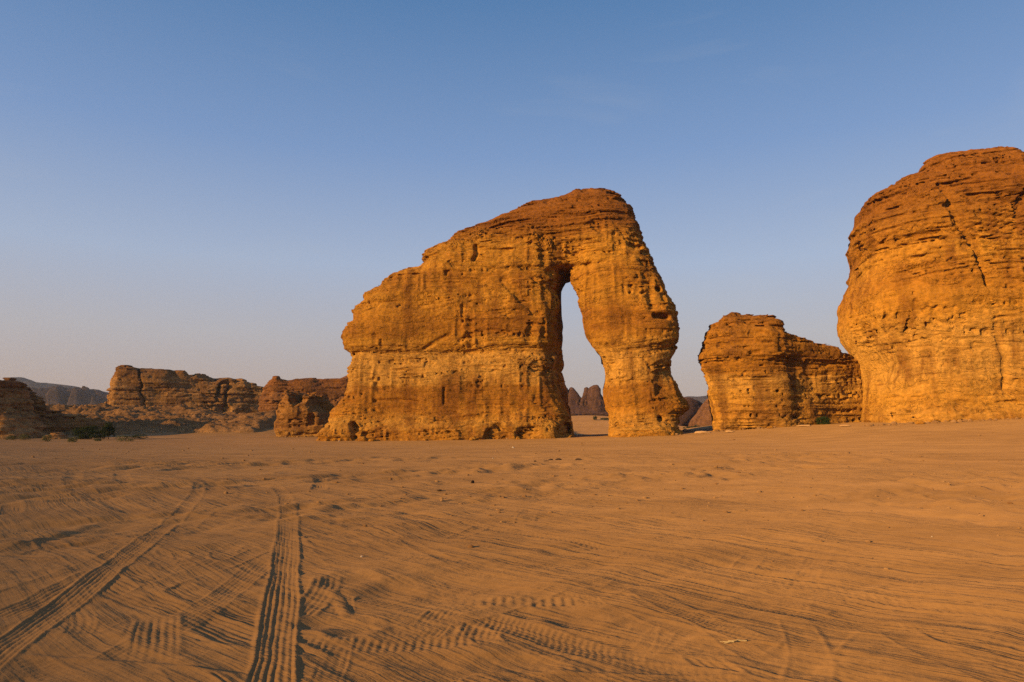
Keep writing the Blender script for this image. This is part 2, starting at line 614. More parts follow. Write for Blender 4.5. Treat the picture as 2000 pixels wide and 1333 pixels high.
    fineb = sstep(-0.2, 0.3, coarse(lambda x, y, z: vnoise(x / (7 * unit), y / (7 * unit) + 8.1, z / (3.2 * unit) + o1))[ii])
    csg = coarse(lambda x, y, z: sstep(-0.1, 0.1, vnoise(x / (16 * unit), y / (16 * unit), z / (4 * unit) + 4)) * 2 - 1)[ii]
    cz = wz + cross * (x - xs[0] + 0.6 * (y - ys[0])) * csg
    cz = zmin + np.mod(cz - zmin, zmax - zmin)
    d -= strata * 0.5 * look(tC, cz) * (0.25 + 0.75 * fineb) * bz
    if flutes:
        fl = vnoise(x / (1.25 * unit) + o1, y / (1.25 * unit), z / (9 * unit))
        fm = sstep(0.0, 0.4, coarse(lambda x, y, z: vnoise(x / (8 * unit) + 2, y / (8 * unit), z / (5 * unit) + o1))[ii])
        fm = fm * 0.8 + (zone(fluted) if fluted else 0)
        d += flutes * fm * (np.abs(fl) * 2 - 0.55)
    if pits:
        r = np.random.default_rng(seed + 99)
        pb = np.zeros(n, F32)
        zc = zmin
        while zc < zmax:
            zc += r.uniform(0.6, 2.6) * unit
            w = r.uniform(0.35, 1.2) * unit
            pb[(zt > zc) & (zt < zc + w)] = r.uniform(0.4, 1.0)
            zc += w
        band = look(pb, wz)
        keep = sstep(-0.15, 0.2, coarse(lambda x, y, z: vnoise(x / (5.2 * unit) + 9, y / (5.2 * unit), z / (2.6 * unit) + o1))[ii])
        pn = vnoise(x / (0.55 * unit) + o1, y / (0.55 * unit) + 3, z / (0.9 * unit))
        d += pits * 2.0 * band * keep * sstep(0.12, 0.38, pn) * calm
        pn2 = vnoise(x / (2.6 * unit) + o1 + 4, y / (2.6 * unit), z / (0.8 * unit) + 7)
        d += pits * 0.9 * sstep(0.45, 0.62, pn2) * calm
    if joint:
        jn = np.abs(vnoise(x / (13 * unit) + o1 + 5, y / (13 * unit), z / (40 * unit)) + 0.12 * vnoise(x / (3 * unit), y / (3 * unit), z / (3 * unit)))
        d += joint * sstep(0.05, 0.012, jn)
    d = np.maximum(d, -0.42 * unit)
    f[ii] += d
    ii, x, y, z = pts(np.abs(f) < fine * 1.3 + 1.8 * vox)
    q = 1 / (0.95 * unit)
    f[ii] += fine * (0.75 * fbm(x * q, y * q, z * q * 2.6 + o1, 2, 0.6) + 0.6 * (0.3 - np.abs(vnoise(x * q * 2.3, y * q * 2.3, z * q * 4.6))))
    V, Q = surface_nets(f, xs[0], ys[0], zs[0], vox)
    O = comps[0]['O']
    # drop crumbs that hang in the air: keep only what holds together with the main body
    lab = np.arange(len(V), dtype=np.int64)
    fq = Q.ravel()
    for _ in range(60):
        mn = np.repeat(lab[Q].min(1), 4)
        new = lab.copy()
        np.minimum.at(new, fq, mn)
        new = new[new]
        new = new[new]
        if np.array_equal(new, lab):
            break
        lab = new
    cn = np.bincount(lab, minlength=len(V))
    good = cn[lab] > 0.02 * len(V)
    Q = Q[good[Q[:, 0]]]
    # the side that looks away from the open flat keeps coarser faces
    vmin = np.full(len(V), 1e9, F32)
    for c, Oc, phi, P, us in prep:
        vmin = np.minimum(vmin, (-(V[:, 0] - Oc[0]) * math.sin(phi) + (V[:, 1] - Oc[1]) * math.cos(phi)) / c['T'])
    ce = V[Q].mean(1)
    bk = (vmin > 0.15)
    cell = np.floor((V - V.min(0)) / (vox * 4)).astype(np.int64)
    key = (cell[:, 0] << 40) | (cell[:, 1] << 20) | cell[:, 2]
    key = np.where(bk, key, -1 - np.arange(len(V)))
    _, first, inv = np.unique(key, return_index=True, return_inverse=True)
    inv = inv.ravel()
    cnt = np.bincount(inv).astype(F32)
    V = np.stack([np.bincount(inv, V[:, q_]) / cnt for q_ in range(3)], 1).astype(F32)
    anyb = bk[Q].any(1)
    Qf = inv[Q[~anyb]]
    Tb = inv[np.concatenate([Q[anyb][:, [0, 1, 2]], Q[anyb][:, [0, 2, 3]]])]
    Tb = Tb[(Tb[:, 0] != Tb[:, 1]) & (Tb[:, 1] != Tb[:, 2]) & (Tb[:, 0] != Tb[:, 2])]
    if len(Tb):
        _, fu = np.unique(np.sort(Tb, 1), axis=0, return_index=True)
        Tb = Tb[fu]
    base = (float(O[0] + 0.5 * (min(prep[0][4]) + max(prep[0][4])) * math.cos(prep[0][2])), float(O[1]), 0.0)
    base = (base[0], base[1], float(terrain(np.array([base[0]]), np.array([base[1]]))[0]))
    if parts is None:
        o = mesh_object(name, V, Qf, mat, base, tris=Tb)
    else:
        o = bpy.data.objects.new(name, None)
        COL.objects.link(o)
        o.location = base
        cq, ct = parts[1](V[Qf].mean(1)), parts[1](V[Tb].mean(1))
        for k, pn_ in enumerate(parts[0]):
            a_, b_ = Qf[cq == k], Tb[ct == k]
            uq, iv = np.unique(np.concatenate([a_.ravel(), b_.ravel()]), return_inverse=True)
            mesh_object(pn_, V[uq] - np.array(base, F32), iv[:a_.size].reshape(-1, 4), mat, parent=o, tris=iv[a_.size:].reshape(-1, 3))
    if kind:
        tag(o, kind=kind)
    else:
        tag(o, label, cat, group)
    print('%-22s %7d quads  %.1fs' % (name, len(Qf) * 2 + len(Tb), time.time() - T0))
    return o


# ------------------------------------------------------------------ ground sheet with wheel tracks
def ground_px(px, py):
    """ground point shown at a place of the photograph"""
    d = ray(px, py)
    t = CAM_H / max(1e-4, -d[2])
    for _ in range(12):
        h = float(terrain(np.array([d[0] * t]), np.array([d[1] * t]))[0])
        t = 0.5 * t + 0.5 * (CAM_H - h) / max(1e-4, -d[2])
    return d[0] * t, d[1] * t


def build_ground():
    th_f = np.arange(-0.72, 0.7201, 0.0020)
    th_b = np.linspace(0.72, 2 * math.pi - 0.72, 60)[1:-1]
    th = np.concatenate([th_f, th_b])
    r1 = np.geomspace(0.25, 3.4, 26, endpoint=False)
    r2 = np.geomspace(3.4, 13, 370, endpoint=False)
    r3 = np.geomspace(13, 45, 220, endpoint=False)
    r4 = np.geomspace(45, 330, 110, endpoint=False)
    r5 = np.geomspace(330, 12000, 50)
    rr = np.concatenate([r1, r2, r3, r4, r5])
    nr, nt = len(rr), len(th)
    R, TH = np.meshgrid(rr, th, indexing='ij')
    X = (R * np.sin(TH)).ravel(); Y = (R * np.cos(TH)).ravel()
    H = terrain(X, Y)
    Rf = R.ravel()
    und = np.zeros(len(X)); det = np.zeros(len(X))
    near = Rf < 60
    x, y = X[near].astype(F32), Y[near].astype(F32)
    zr = np.zeros_like(x)
    ca, sa = math.cos(rad(-42)), math.sin(rad(-42))
    xf, yf = x * ca - y * sa, x * sa + y * ca        # along / across the run of the tracks
    u = 0.060 * fbm(x / 4.2, y / 4.2, zr, 3) + 0.055 * fbm(xf / 5.5 + 7, yf / 0.85, zr + 3, 4, 0.6) * (0.35 + 0.65 * sstep(-5, 1.5, x)) + 0.018 * fbm(x / 0.9, y / 0.9, zr + 21, 3, 0.6)
    churn = sstep(-0.15, 0.35, vnoise(x / 2.6 + 31, y / 2.6, zr)) * (0.35 + 0.65 * sstep(1.5, -3.0, x))
    u += 0.022 * churn * fbm(x / 0.55, y / 0.55, zr + 9, 3)
    rn = np.hypot(x, y)
    scuff = sstep(-0.1, 0.3, vnoise(xf / 9 + 4, yf / 3.2, zr + 6)) * sstep(7, 13, rn) * (1 - 0.5 * sstep(28, 55, rn))
    u += (0.25 + 0.75 * scuff) * sstep(7, 13, rn) * (0.105 * fbm(xf / 1.6, yf / 0.5, zr + 12, 3, 0.6) + 0.075 * fbm(x / 0.6, y / 1.3, zr + 15, 2)) * (1 + 0.6 * sstep(15, 40, rn))
    und[near] = u
    mid = (Rf >= 25) & (Rf < 330)
    xm, ym = X[mid].astype(F32), Y[mid].astype(F32)
    fade = sstep(25, 60, Rf[mid])
    zm = np.zeros_like(xm)
    und[mid] = und[mid] * (1 - fade) + fade * (0.13 * fbm(xm / 9, ym / 12, zm + 2, 3) + 0.06 * fbm(xm / 1.8, ym / 2.6, zm, 3) * (0.4 + 0.6 * sstep(-0.1, 0.4, vnoise(xm / 20, ym / 20, zm + 8))))
    farm = Rf >= 150
    xm, ym = X[farm].astype(F32), Y[farm].astype(F32)
    und[farm] += sstep(150, 500, Rf[farm]) * 1.1 * fbm(xm / 70, ym / 70, np.zeros_like(xm) + 4, 3)

    sel = np.nonzero((Rf > 2.6) & (Rf < 48) & (np.abs(np.arctan2(X, Y)) < 0.9))[0]
    sx_, sy_ = X[sel].astype(F32), Y[sel].astype(F32)
    dt = np.zeros(len(sel), F32)
    rng = np.random.default_rng(5)

    DEPTH = 0.44

    def track(p0, p1, g, w, depth, kind, strength=1.0, wob=0.0, rows=5, period=0.075, berm=0.5, fade_end=0.3):
        """a wheel track from p0 to p1; g = sideways offsets at even steps along it"""
        dx, dy = p1[0] - p0[0], p1[1] - p0[1]
        L = math.hypot(dx, dy)
        ex, ey = dx / L, dy / L
        uu = (sx_ - p0[0]) * ex + (sy_ - p0[1]) * ey
        vv = -(sx_ - p0[0]) * ey + (sy_ - p0[1]) * ex
        gm = max(abs(v) for v in g) + w * 1.3 + 0.1
        m = np.nonzero((uu > 0) & (uu < L) & (np.abs(vv) < gm))[0]
        if len(m) == 0:
            return
        tt = np.linspace(0, L, 120)
        n = len(g)
        # smooth curve through the offsets
        gi = np.interp(tt, np.linspace(0, L, n), g)
        kk = np.hanning(41); kk /= kk.sum()
        gi = np.convolve(np.pad(gi, 20, mode='reflect', reflect_type='odd'), kk, mode='valid')
        gi = gi + wob * np.sin(tt * 1.7 + rng.uniform(0, 6)) * 0.05
        sl = np.gradient(gi, tt)
        um = uu[m]
        gg = np.interp(um, tt, gi); s_ = np.interp(um, tt, sl)
        off = (vv[m] - gg) / np.sqrt(1 + s_ * s_)
        off = off + 0.010 * vnoise((um * 2.6).astype(F32), (off * 6).astype(F32), np.full(len(um), 3.5, F32)) + 0.004 * vnoise((um * 11).astype(F32), (off * 20).astype(F32), np.full(len(um), 7.5, F32))
        wv = w * (1 + 0.06 * np.sin(um * 2.3))
        t = off / (wv * 0.5)
        depth = depth * DEPTH
        a = np.abs(t)
        ins = sstep(1.12, 0.92, a)
        edge = np.exp(-((a - 1.22) / 0.17) ** 2)
        prof = -depth * (0.75 + 0.25 * np.cos(np.clip(a, 0, 1) * math.pi)) * ins
        if kind == 'rib':
            prof += ins * depth * 0.42 * np.cos(t * math.pi * rows) * (0.65 + 0.5 * vnoise((um * 1.9).astype(F32), np.floor(t * rows * 0.5).astype(F32) + 0.5, np.full(len(um), rows + 0.5, F32)))
        elif kind == 'lug':
            ph = um / period + 0.55 * a
            prof += ins * depth * 0.15 * np.clip(np.sin(ph * 2 * math.pi) * 1.5, -1, 1) * sstep(0.12, 0.25, a) * (0.6 + 0.6 * vnoise((um * 1.1).astype(F32), (t * 1.5).astype(F32), np.full(len(um), 4.4, F32)))
        elif kind == 'block':
            ph = um / period
            prof += ins * depth * 0.22 * np.clip(np.sin(ph * 2 * math.pi + np.sign(t) * 1.6) * 1.8, -1, 1) * np.clip(np.cos(t * math.pi * 2.2) * 1.5, -1, 1)
        elif kind == 'bar':          # cross bars, as where a tyre spun
            prof += ins * depth * 0.32 * np.clip(np.sin(um / period * 2 * math.pi) * 1.5, -1, 1)
        prof += berm * depth * edge * (0.6 + 0.6 * vnoise((um * 1.3).astype(F32), np.sign(t).astype(F32) * 3 + 0.5, np.full(len(um), rng.uniform(0, 50), F32)))
        cov = strength * sstep(1.5, 1.05, a)
        nz = 0.5 + 0.9 * vnoise((um / 1.3).astype(F32), off.astype(F32), np.full(len(um), rng.uniform(0, 50), F32))
        if strength < 1:
            cov = cov * np.clip(nz + 0.35, 0, 1)
        cov = cov * sstep(0, min(fade_end, 1.0), um) * sstep(L, L - fade_end, um)
        if strength <= 1:
            cov = cov * (0.55 + 0.45 * sstep(-0.5, 0.15, vnoise((um / 0.9).astype(F32), (off * 4).astype(F32), np.full(len(um), rng.uniform(0, 50), F32))))
        dt[m] = dt[m] * (1 - cov) + prof * cov

    def tpx(pts, **kw):
        """a track along places of the photograph"""
        W = np.array([ground_px(*p) for p in pts])
        p0, p1 = W[0], W[-1]
        e = (p1 - p0); L = np.hypot(*e); e = e / L
        uu = (W - p0) @ e; vv = (W - p0) @ np.array([-e[1], e[0]])
        g = np.interp(np.linspace(0, L, 24), uu, vv)
        track(p0, p1, list(g), kw.pop('w', 0.27), kw.pop('depth', 0.022), kw.pop('kind', 'rib'), **kw)

    def sweep_fill(count, x0, x1, y0, y1, share, dmin, dmax, smin, smax, long=False):
        """older, half blown-over tracks; most run the same way"""
        for i in range(count):
            cx = rng.uniform(x0, x1); cy = rng.uniform(y0, y1)
            ang = rad(137 + rng.normal(0, 7)) if rng.random() < share else rad(rng.uniform(0, 180))
            L = rng.uniform(7, 18) if long else rng.uniform(4, 16) * (0.55 if cx < 0 else 1.0)
            p0 = (cx - math.cos(ang) * L / 2, cy - math.sin(ang) * L / 2); p1 = (cx + math.cos(ang) * L / 2, cy + math.sin(ang) * L / 2)
            bow = rng.normal(0, 0.05) * L
            ss = np.linspace(0, 1, 9)
            g = list(bow * 4 * ss * (1 - ss) + 0.02 * L * np.sin(ss * 6.28 + rng.uniform(0, 6)) * rng.uniform(-1, 1))
            track(p0, p1, g, rng.uniform(0.18, 0.34), rng.uniform(dmin, dmax), str(rng.choice(['rib', 'rib', 'rib', 'rib', 'rib', 'smooth', 'smooth', 'smooth', 'lug', 'block'])),
                  strength=rng.uniform(smin, smax), rows=int(rng.integers(3, 7)), period=rng.uniform(0.06, 0.1), fade_end=0.8)

    def scraps(count, x0, x1, y0, y1):
        for i in range(count):
            cx = rng.uniform(x0, x1); cy = rng.uniform(y0, y1); ang = rad(rng.choice([20, 60, 135, 135, 110, 170]) + rng.normal(0, 14))
            L = rng.uniform(0.6, 2.6)
            p0 = (cx - math.cos(ang) * L / 2, cy - math.sin(ang) * L / 2); p1 = (cx + math.cos(ang) * L / 2, cy + math.sin(ang) * L / 2)
            ss = np.linspace(0, 1, 7)
            g = list(rng.normal(0, 0.07) * L * 4 * ss * (1 - ss))
            track(p0, p1, g, rng.uniform(0.16, 0.30), rng.uniform(0.016, 0.036), str(rng.choice(['rib', 'rib', 'bar', 'lug', 'block'])),
                  strength=rng.uniform(0.45, 0.95), rows=int(rng.integers(3, 6)), period=rng.uniform(0.055, 0.1), fade_end=0.25)

    sweep_fill(260, -9, 16, 4, 30, 0.66, 0.014, 0.036, 0.4, 0.95)
    scraps(110, -7, 2.5, 4.2, 13)
    # long sweeps of the right half
    tpx([(2080, 1365), (1800, 1305), (1500, 1262), (1250, 1250), (1000, 1235), (800, 1222), (600, 1208)], w=0.42, depth=0.030, rows=8)
    tpx([(2100, 1290), (1900, 1262), (1650, 1215), (1450, 1170), (1280, 1130), (1150, 1100), (1050, 1085)], w=0.34, depth=0.028, kind='lug', period=0.13, berm=0.7)
    tpx([(2100, 1335), (1800, 1275), (1550, 1215), (1350, 1165), (1150, 1120), (950, 1090)], w=0.5, depth=0.020, rows=9, strength=0.9)
    tpx([(2100, 1215), (1800, 1172), (1550, 1130), (1300, 1085), (1050, 1050), (880, 1030)], w=0.45, depth=0.020, rows=7, strength=0.9)
    tpx([(2100, 1145), (1850, 1110), (1600, 1083), (1350, 1052), (1150, 1030), (950, 1010)], w=0.32, depth=0.026, kind='lug', period=0.16, berm=0.7)
    tpx([(2100, 1110), (1800, 1070), (1500, 1035), (1200, 1010), (950, 990)], w=0.4, depth=0.025, rows=5, strength=0.9)
    tpx([(2100, 1062), (1800, 1035), (1500, 1010), (1200, 985), (1000, 965)], w=0.5, depth=0.03, kind='smooth', strength=0.9)
    tpx([(1700, 1400), (1400, 1315), (1150, 1290), (900, 1290), (600, 1300)], w=0.30, depth=0.026, kind='lug', period=0.09)
    tpx([(1900, 1400), (1500, 1330), (1150, 1322), (800, 1325), (560, 1330)], w=0.26, depth=0.024, rows=6)
    tpx([(640, 1062), (800, 1068), (950, 1085), (1080, 1115), (1200, 1150)], w=0.34, depth=0.024, kind='lug', period=0.1)
    tpx([(600, 1075), (760, 1105), (900, 1135), (1080, 1150), (1300, 1190)], w=0.4, depth=0.022, rows=6)
    tpx([(820, 1245), (845, 1222), (870, 1190)], w=0.26, depth=0.03, rows=5, fade_end=0.1)
    tpx([(930, 1250), (942, 1225), (955, 1202)], w=0.30, depth=0.03, rows=5, fade_end=0.1)
    for cx, cy in ((1062, 957), (1092, 955), (1195, 962), (1222, 962), (625, 945), (22, 990)):
        tpx([(cx - 4, cy + 13), (cx + 2, cy), (cx, cy - 12)], w=0.34, depth=0.05, rows=5, fade_end=0.2)
    sweep_fill(300, -1, 17, 4, 26, 0.95, 0.018, 0.046, 0.45, 0.9, True)
    scraps(40, -1, 5, 4.3, 9)
    scraps(110, -6.5, -0.2, 4.2, 11)
    # left part: older pairs under the fresh ones
    tpx([(190, 1135), (300, 1180), (400, 1215), (500, 1258), (620, 1310)], w=0.36, depth=0.030, rows=6)
    tpx([(240, 1108), (350, 1150), (450, 1190), (560, 1225)], w=0.30, depth=0.030, rows=5)
    tpx([(60, 1255), (200, 1262), (330, 1275), (480, 1292), (620, 1312)], w=0.42, depth=0.030, kind='smooth')
    tpx([(200, 1300), (300, 1248), (400, 1190), (470, 1140), (520, 1092)], w=0.28, depth=0.020, rows=5, strength=0.9)
    tpx([(260, 1165), (350, 1130), (440, 1105), (520, 1070)], w=0.28, depth=0.022, rows=5)
    tpx([(355, 1035), (395, 1005), (440, 985), (490, 978)], w=0.26, depth=0.022, rows=5)
    tpx([(330, 1030), (440, 1042), (540, 1060)], w=0.4, depth=0.026, kind='smooth')
    tpx([(0, 1080), (80, 1055), (160, 1030), (230, 1010)], w=0.30, depth=0.026, rows=5)
    tpx([(-20, 1170), (80, 1140), (180, 1105), (260, 1065)], w=0.30, depth=0.030, rows=5)
    tpx([(-20, 1215), (90, 1165), (200, 1115)], w=0.30, depth=0.028, rows=5)
    tpx([(85, 1050), (140, 1080), (190, 1110)], w=0.3, depth=0.03, rows=4, strength=0.9)
    tpx([(580, 1205), (610, 1178), (635, 1150), (640, 1128)], w=0.24, depth=0.030, rows=4, fade_end=0.15)
    tpx([(640, 1150), (665, 1172), (682, 1205)], w=0.10, depth=-0.03, kind='smooth', berm=0.0, fade_end=0.2)
    tpx([(290, 1330), (300, 1270), (310, 1200)], w=0.3, depth=0.022, kind='rib', rows=5, strength=0.8)
    tpx([(150, 915), (142, 930), (142, 945), (160, 960), (200, 975), (280, 1000)], w=0.45, depth=0.045, kind='smooth')
    tpx([(280, 1000), (330, 990), (380, 972)], w=0.3, depth=0.03, kind='smooth')
    tpx([(235, 920), (240, 935), (260, 948)], w=0.4, depth=0.05, kind='smooth')
    # churned dark strips near the rocks on the right
    for px, py, L in ((1500, 886, 14), (1540, 893, 25), (1575, 889, 45), (1600, 885, 45), (1625, 890, 40), (1650, 886, 35), (1670, 884, 25), (1480, 914, 20), (1560, 912, 30)):
        tpx([(px - L, py + 1.5), (px, py), (px + L, py - 1.5)], w=1.5, depth=0.42, kind='smooth', fade_end=0.3, strength=0.9)
    # the two fresh tracks of one car
    tpx([(-240, 1440), (-60, 1312), (110, 1193), (230, 1102), (305, 1042), (352, 1002), (380, 972), (392, 956), (388, 945), (368, 936)], w=0.27, depth=0.027, rows=5, berm=0.8, strength=1.01, fade_end=2.8)
    tpx([(490, 1560), (515, 1420), (532, 1333), (546, 1200), (557, 1100), (562, 1030), (563, 990), (556, 965), (540, 950), (522, 940)], w=0.27, depth=0.027, rows=5, berm=0.8, strength=1.01, fade_end=2.8)
    # dents
    for px, py, rx, ry, dep in ((682, 1136, 0.22, 0.30, 0.07), (690, 1226, 0.16, 0.2, 0.05), (1120, 1205, 0.2, 0.25, 0.03), (860, 1295, 0.3, 0.25, 0.05),
                                (760, 1150, 0.25, 0.3, 0.04), (630, 1215, 0.2, 0.16, 0.04), (1000, 1295, 0.25, 0.2, 0.04)):
        gx, gy = ground_px(px, py)
        q = ((sx_ - gx) / rx) ** 2 + ((sy_ - gy) / ry) ** 2
        mm = q < 9
        dep *= 0.5
        dt[mm] = dt[mm] * (1 - 0.6 * np.exp(-q[mm])) - dep * np.exp(-q[mm]) + dep * 0.3 * np.exp(-((np.sqrt(q[mm]) - 1.5) / 0.4) ** 2)
    dt += 0.0025 * fbm(sx_ / 0.09, sy_ / 0.09, np.zeros_like(sx_), 2) * sstep(25, 6, np.hypot(sx_, sy_))
    det[sel] = dt
    Z = H + und + det
    V = np.stack([X, Y, Z], 1)
    idx = np.arange(nr * nt, dtype=np.int32).reshape(nr, nt)
    a = idx[:-1]; b = idx[1:]
    an, bn = np.roll(a, -1, 1), np.roll(b, -1, 1)
    Q = np.stack([a, b, bn, an], -1).reshape(-1, 4)
    # close the middle
    V = np.vstack([V, [[0, 0, float(Z[:nt].mean())]]])
    m = NT('sand')
    co = m.coord()
    big = m.noise(co, 0.05, 4, 0.55)
    col = m.ramp(big, [(0.3, (0.295, 0.157, 0.055)), (0.7, (0.36, 0.195, 0.070))])
    patch = m.noise(m.mapping(co, (0.6, 1.3, 1)), 1.0, 6, 0.62)
    col = m.mix(m.ramp(patch, [(0.35, 0.0), (0.72, 0.35)]), col, (0.225, 0.115, 0.040))
    gr = m.noise(co, 160, 3, 0.7)
    gr2 = m.noise(co, 9, 6, 0.7)
    blot = m.noise(m.mapping(co, (0.22, 0.5, 1), rot=(0, 0, 0.3)), 1.0, 5, 0.6)
    col = m.mix(1.0, col, m.ramp(blot, [(0.3, 0.80), (0.5, 1.0), (0.7, 1.14)]), 'MULTIPLY')
    col = m.mix(1.0, col, m.ramp(gr, [(0.3, 0.80), (0.7, 1.16)]), 'MULTIPLY')
    col = m.mix(1.0, col, m.ramp(gr2, [(0.25, 0.86), (0.75, 1.10)]), 'MULTIPLY')
    m.link(col, m.b.inputs['Base Color'])
    wob = m.noise(co, 0.10, 2, 0.5)
    wv = m.n('ShaderNodeVectorMath', operation='SCALE')
    wv.inputs['Scale'].default_value = 2.6
    wn_ = m.n('ShaderNodeTexNoise'); wn_.inputs['Scale'].default_value = 0.09; wn_.inputs['Detail'].default_value = 2
    m.link(co, wn_.inputs['Vector']); m.link(wn_.outputs['Color'], wv.inputs[0])
    ad = m.n('ShaderNodeVectorMath', operation='ADD')
    m.link(co, ad.inputs[0]); m.link(wv.outputs[0], ad.inputs[1])
    fl = m.mapping(ad.outputs[0], rot=(0, 0, -rad(137)))
    s_a = m.noise(m.mapping(fl, (0.16, 2.6, 0.3)), 1.0, 4, 0.6)
    s_b = m.noise(m.mapping(fl, (0.45, 11.0, 0.3), loc=(4, 2, 0)), 1.0, 4, 0.62)
    where = m.ramp(m.noise(m.mapping(fl, (0.10, 0.45, 0.3), loc=(9, 2, 0)), 1.0, 3, 0.5), [(0.32, 0.3), (0.55, 1.0)])
    nrm = m.bump(m.math('MULTIPLY', s_a, where), 0.075, 0.95)
    nrm = m.bump(m.math('MULTIPLY', s_b, where), 0.023, 0.95, nrm)
    rp = m.noise(m.mapping(co, (3.2, 7.5, 1), rot=(0, 0, 0.5)), 1.0, 3, 0.5)
    nrm = m.bump(rp, 0.012, 0.5, nrm)
    nrm = m.bump(m.noise(co, 38, 5, 0.65), 0.006, 0.6, nrm)
    m.link(nrm, m.b.inputs['Normal'])
    o = mesh_object('desert_ground', V, Q, m.m)
    tag(o, kind='structure')
    print('ground', len(Q), '%.1fs' % (time.time() - T0))

    Zg = Z.reshape(nr, nt)

    def height(px, py):
        i = min(nr - 1, int(np.searchsorted(rr, math.hypot(px, py))))
        j = min(len(th_f) - 1, max(0, int(round((math.atan2(px, py) - th_f[0]) / 0.0020))))
        return float(Zg[i, j])
    return height


ground_h = build_ground()

# ------------------------------------------------------------------ the natural arch
ARCH = [(661, 885), (665, 860), (669, 842), (674, 826), (677, 806), (687, 792), (693, 780), (699, 762), (702, 740), (704, 720), (707, 705), (701, 696), (693, 685), (690, 668), (693, 655), (700, 645), (705, 640), (715, 633), (715, 625), (709, 619), (715, 614), (726, 606), (735, 598), (733, 593), (735, 583), (750, 574), (770, 562), (790, 550), (810, 539), (832, 531), (838, 521), (837, 511), (845, 503), (860, 492), (880, 478), (893, 468), (905, 461), (925, 453), (940, 444), (960, 436), (980, 421), (1000, 412), (1020, 403), (1040, 396), (1070, 390), (1090, 385), (1110, 382), (1125, 375), (1150, 375), (1175, 375), (1190, 379), (1200, 383), (1213, 385), (1219, 394), (1220, 400), (1231, 406), (1237, 422), (1243, 439), (1249, 450), (1253, 465), (1252, 478), (1258, 485), (1270, 497), (1275, 512), (1280, 530), (1285, 545), (1292, 560), (1300, 580), (1308, 597), (1316, 609), (1319, 622), (1318, 645), (1316, 660), (1313, 675), (1308, 680), (1312, 684), (1307, 690), (1304, 700), (1303, 715), (1306, 735), (1315, 750), (1325, 765), (1335, 780), (1342, 792), (1340, 803), (1332, 810), (1325, 818), (1326, 832), (1328, 845), (1330, 885), (1192, 885), (1192, 850), (1190, 830), (1188, 810), (1182, 800), (1181, 785), (1183, 765), (1187, 750), (1187, 735), (1190, 722), (1182, 708), (1170, 690), (1158, 672), (1148, 660), (1141, 645), (1138, 625), (1134, 610), (1131, 590), (1124, 573), (1119, 562), (1119, 552), (1116, 543), (1102, 545), (1099, 560), (1099, 600), (1098, 640), (1098, 660), (1096, 680), (1098, 700), (1097, 712), (1093, 725), (1096, 740), (1100, 755), (1104, 775), (1108, 795), (1112, 812), (1115, 830), (1119, 845), (1121, 885)]
_br, _pa, _go, _or, _cp2 = (0.30, 0.118, 0.016), (0.58, 0.31, 0.064), (0.57, 0.28, 0.036), (0.43, 0.186, 0.023), (0.26, 0.104, 0.017)
m_arch = rock_material('arch_sandstone', 1, z_pale=(11, 17.5), z_cap=(35, 43), capmix=0.85,
                       bands=[(0, _or), (3, _pa), (5, _or), (6.5, _br), (9.6, _br), (11.2, _pa), (16.0, _pa), (18.5, _go), (20.5, _br), (23.5, _or), (27, _go), (31, _or), (34, _go), (39, _go), (43, _cp2), (60, _cp2)], bandmix=0.6)
_hx = at(1140, 600, 138)[0]
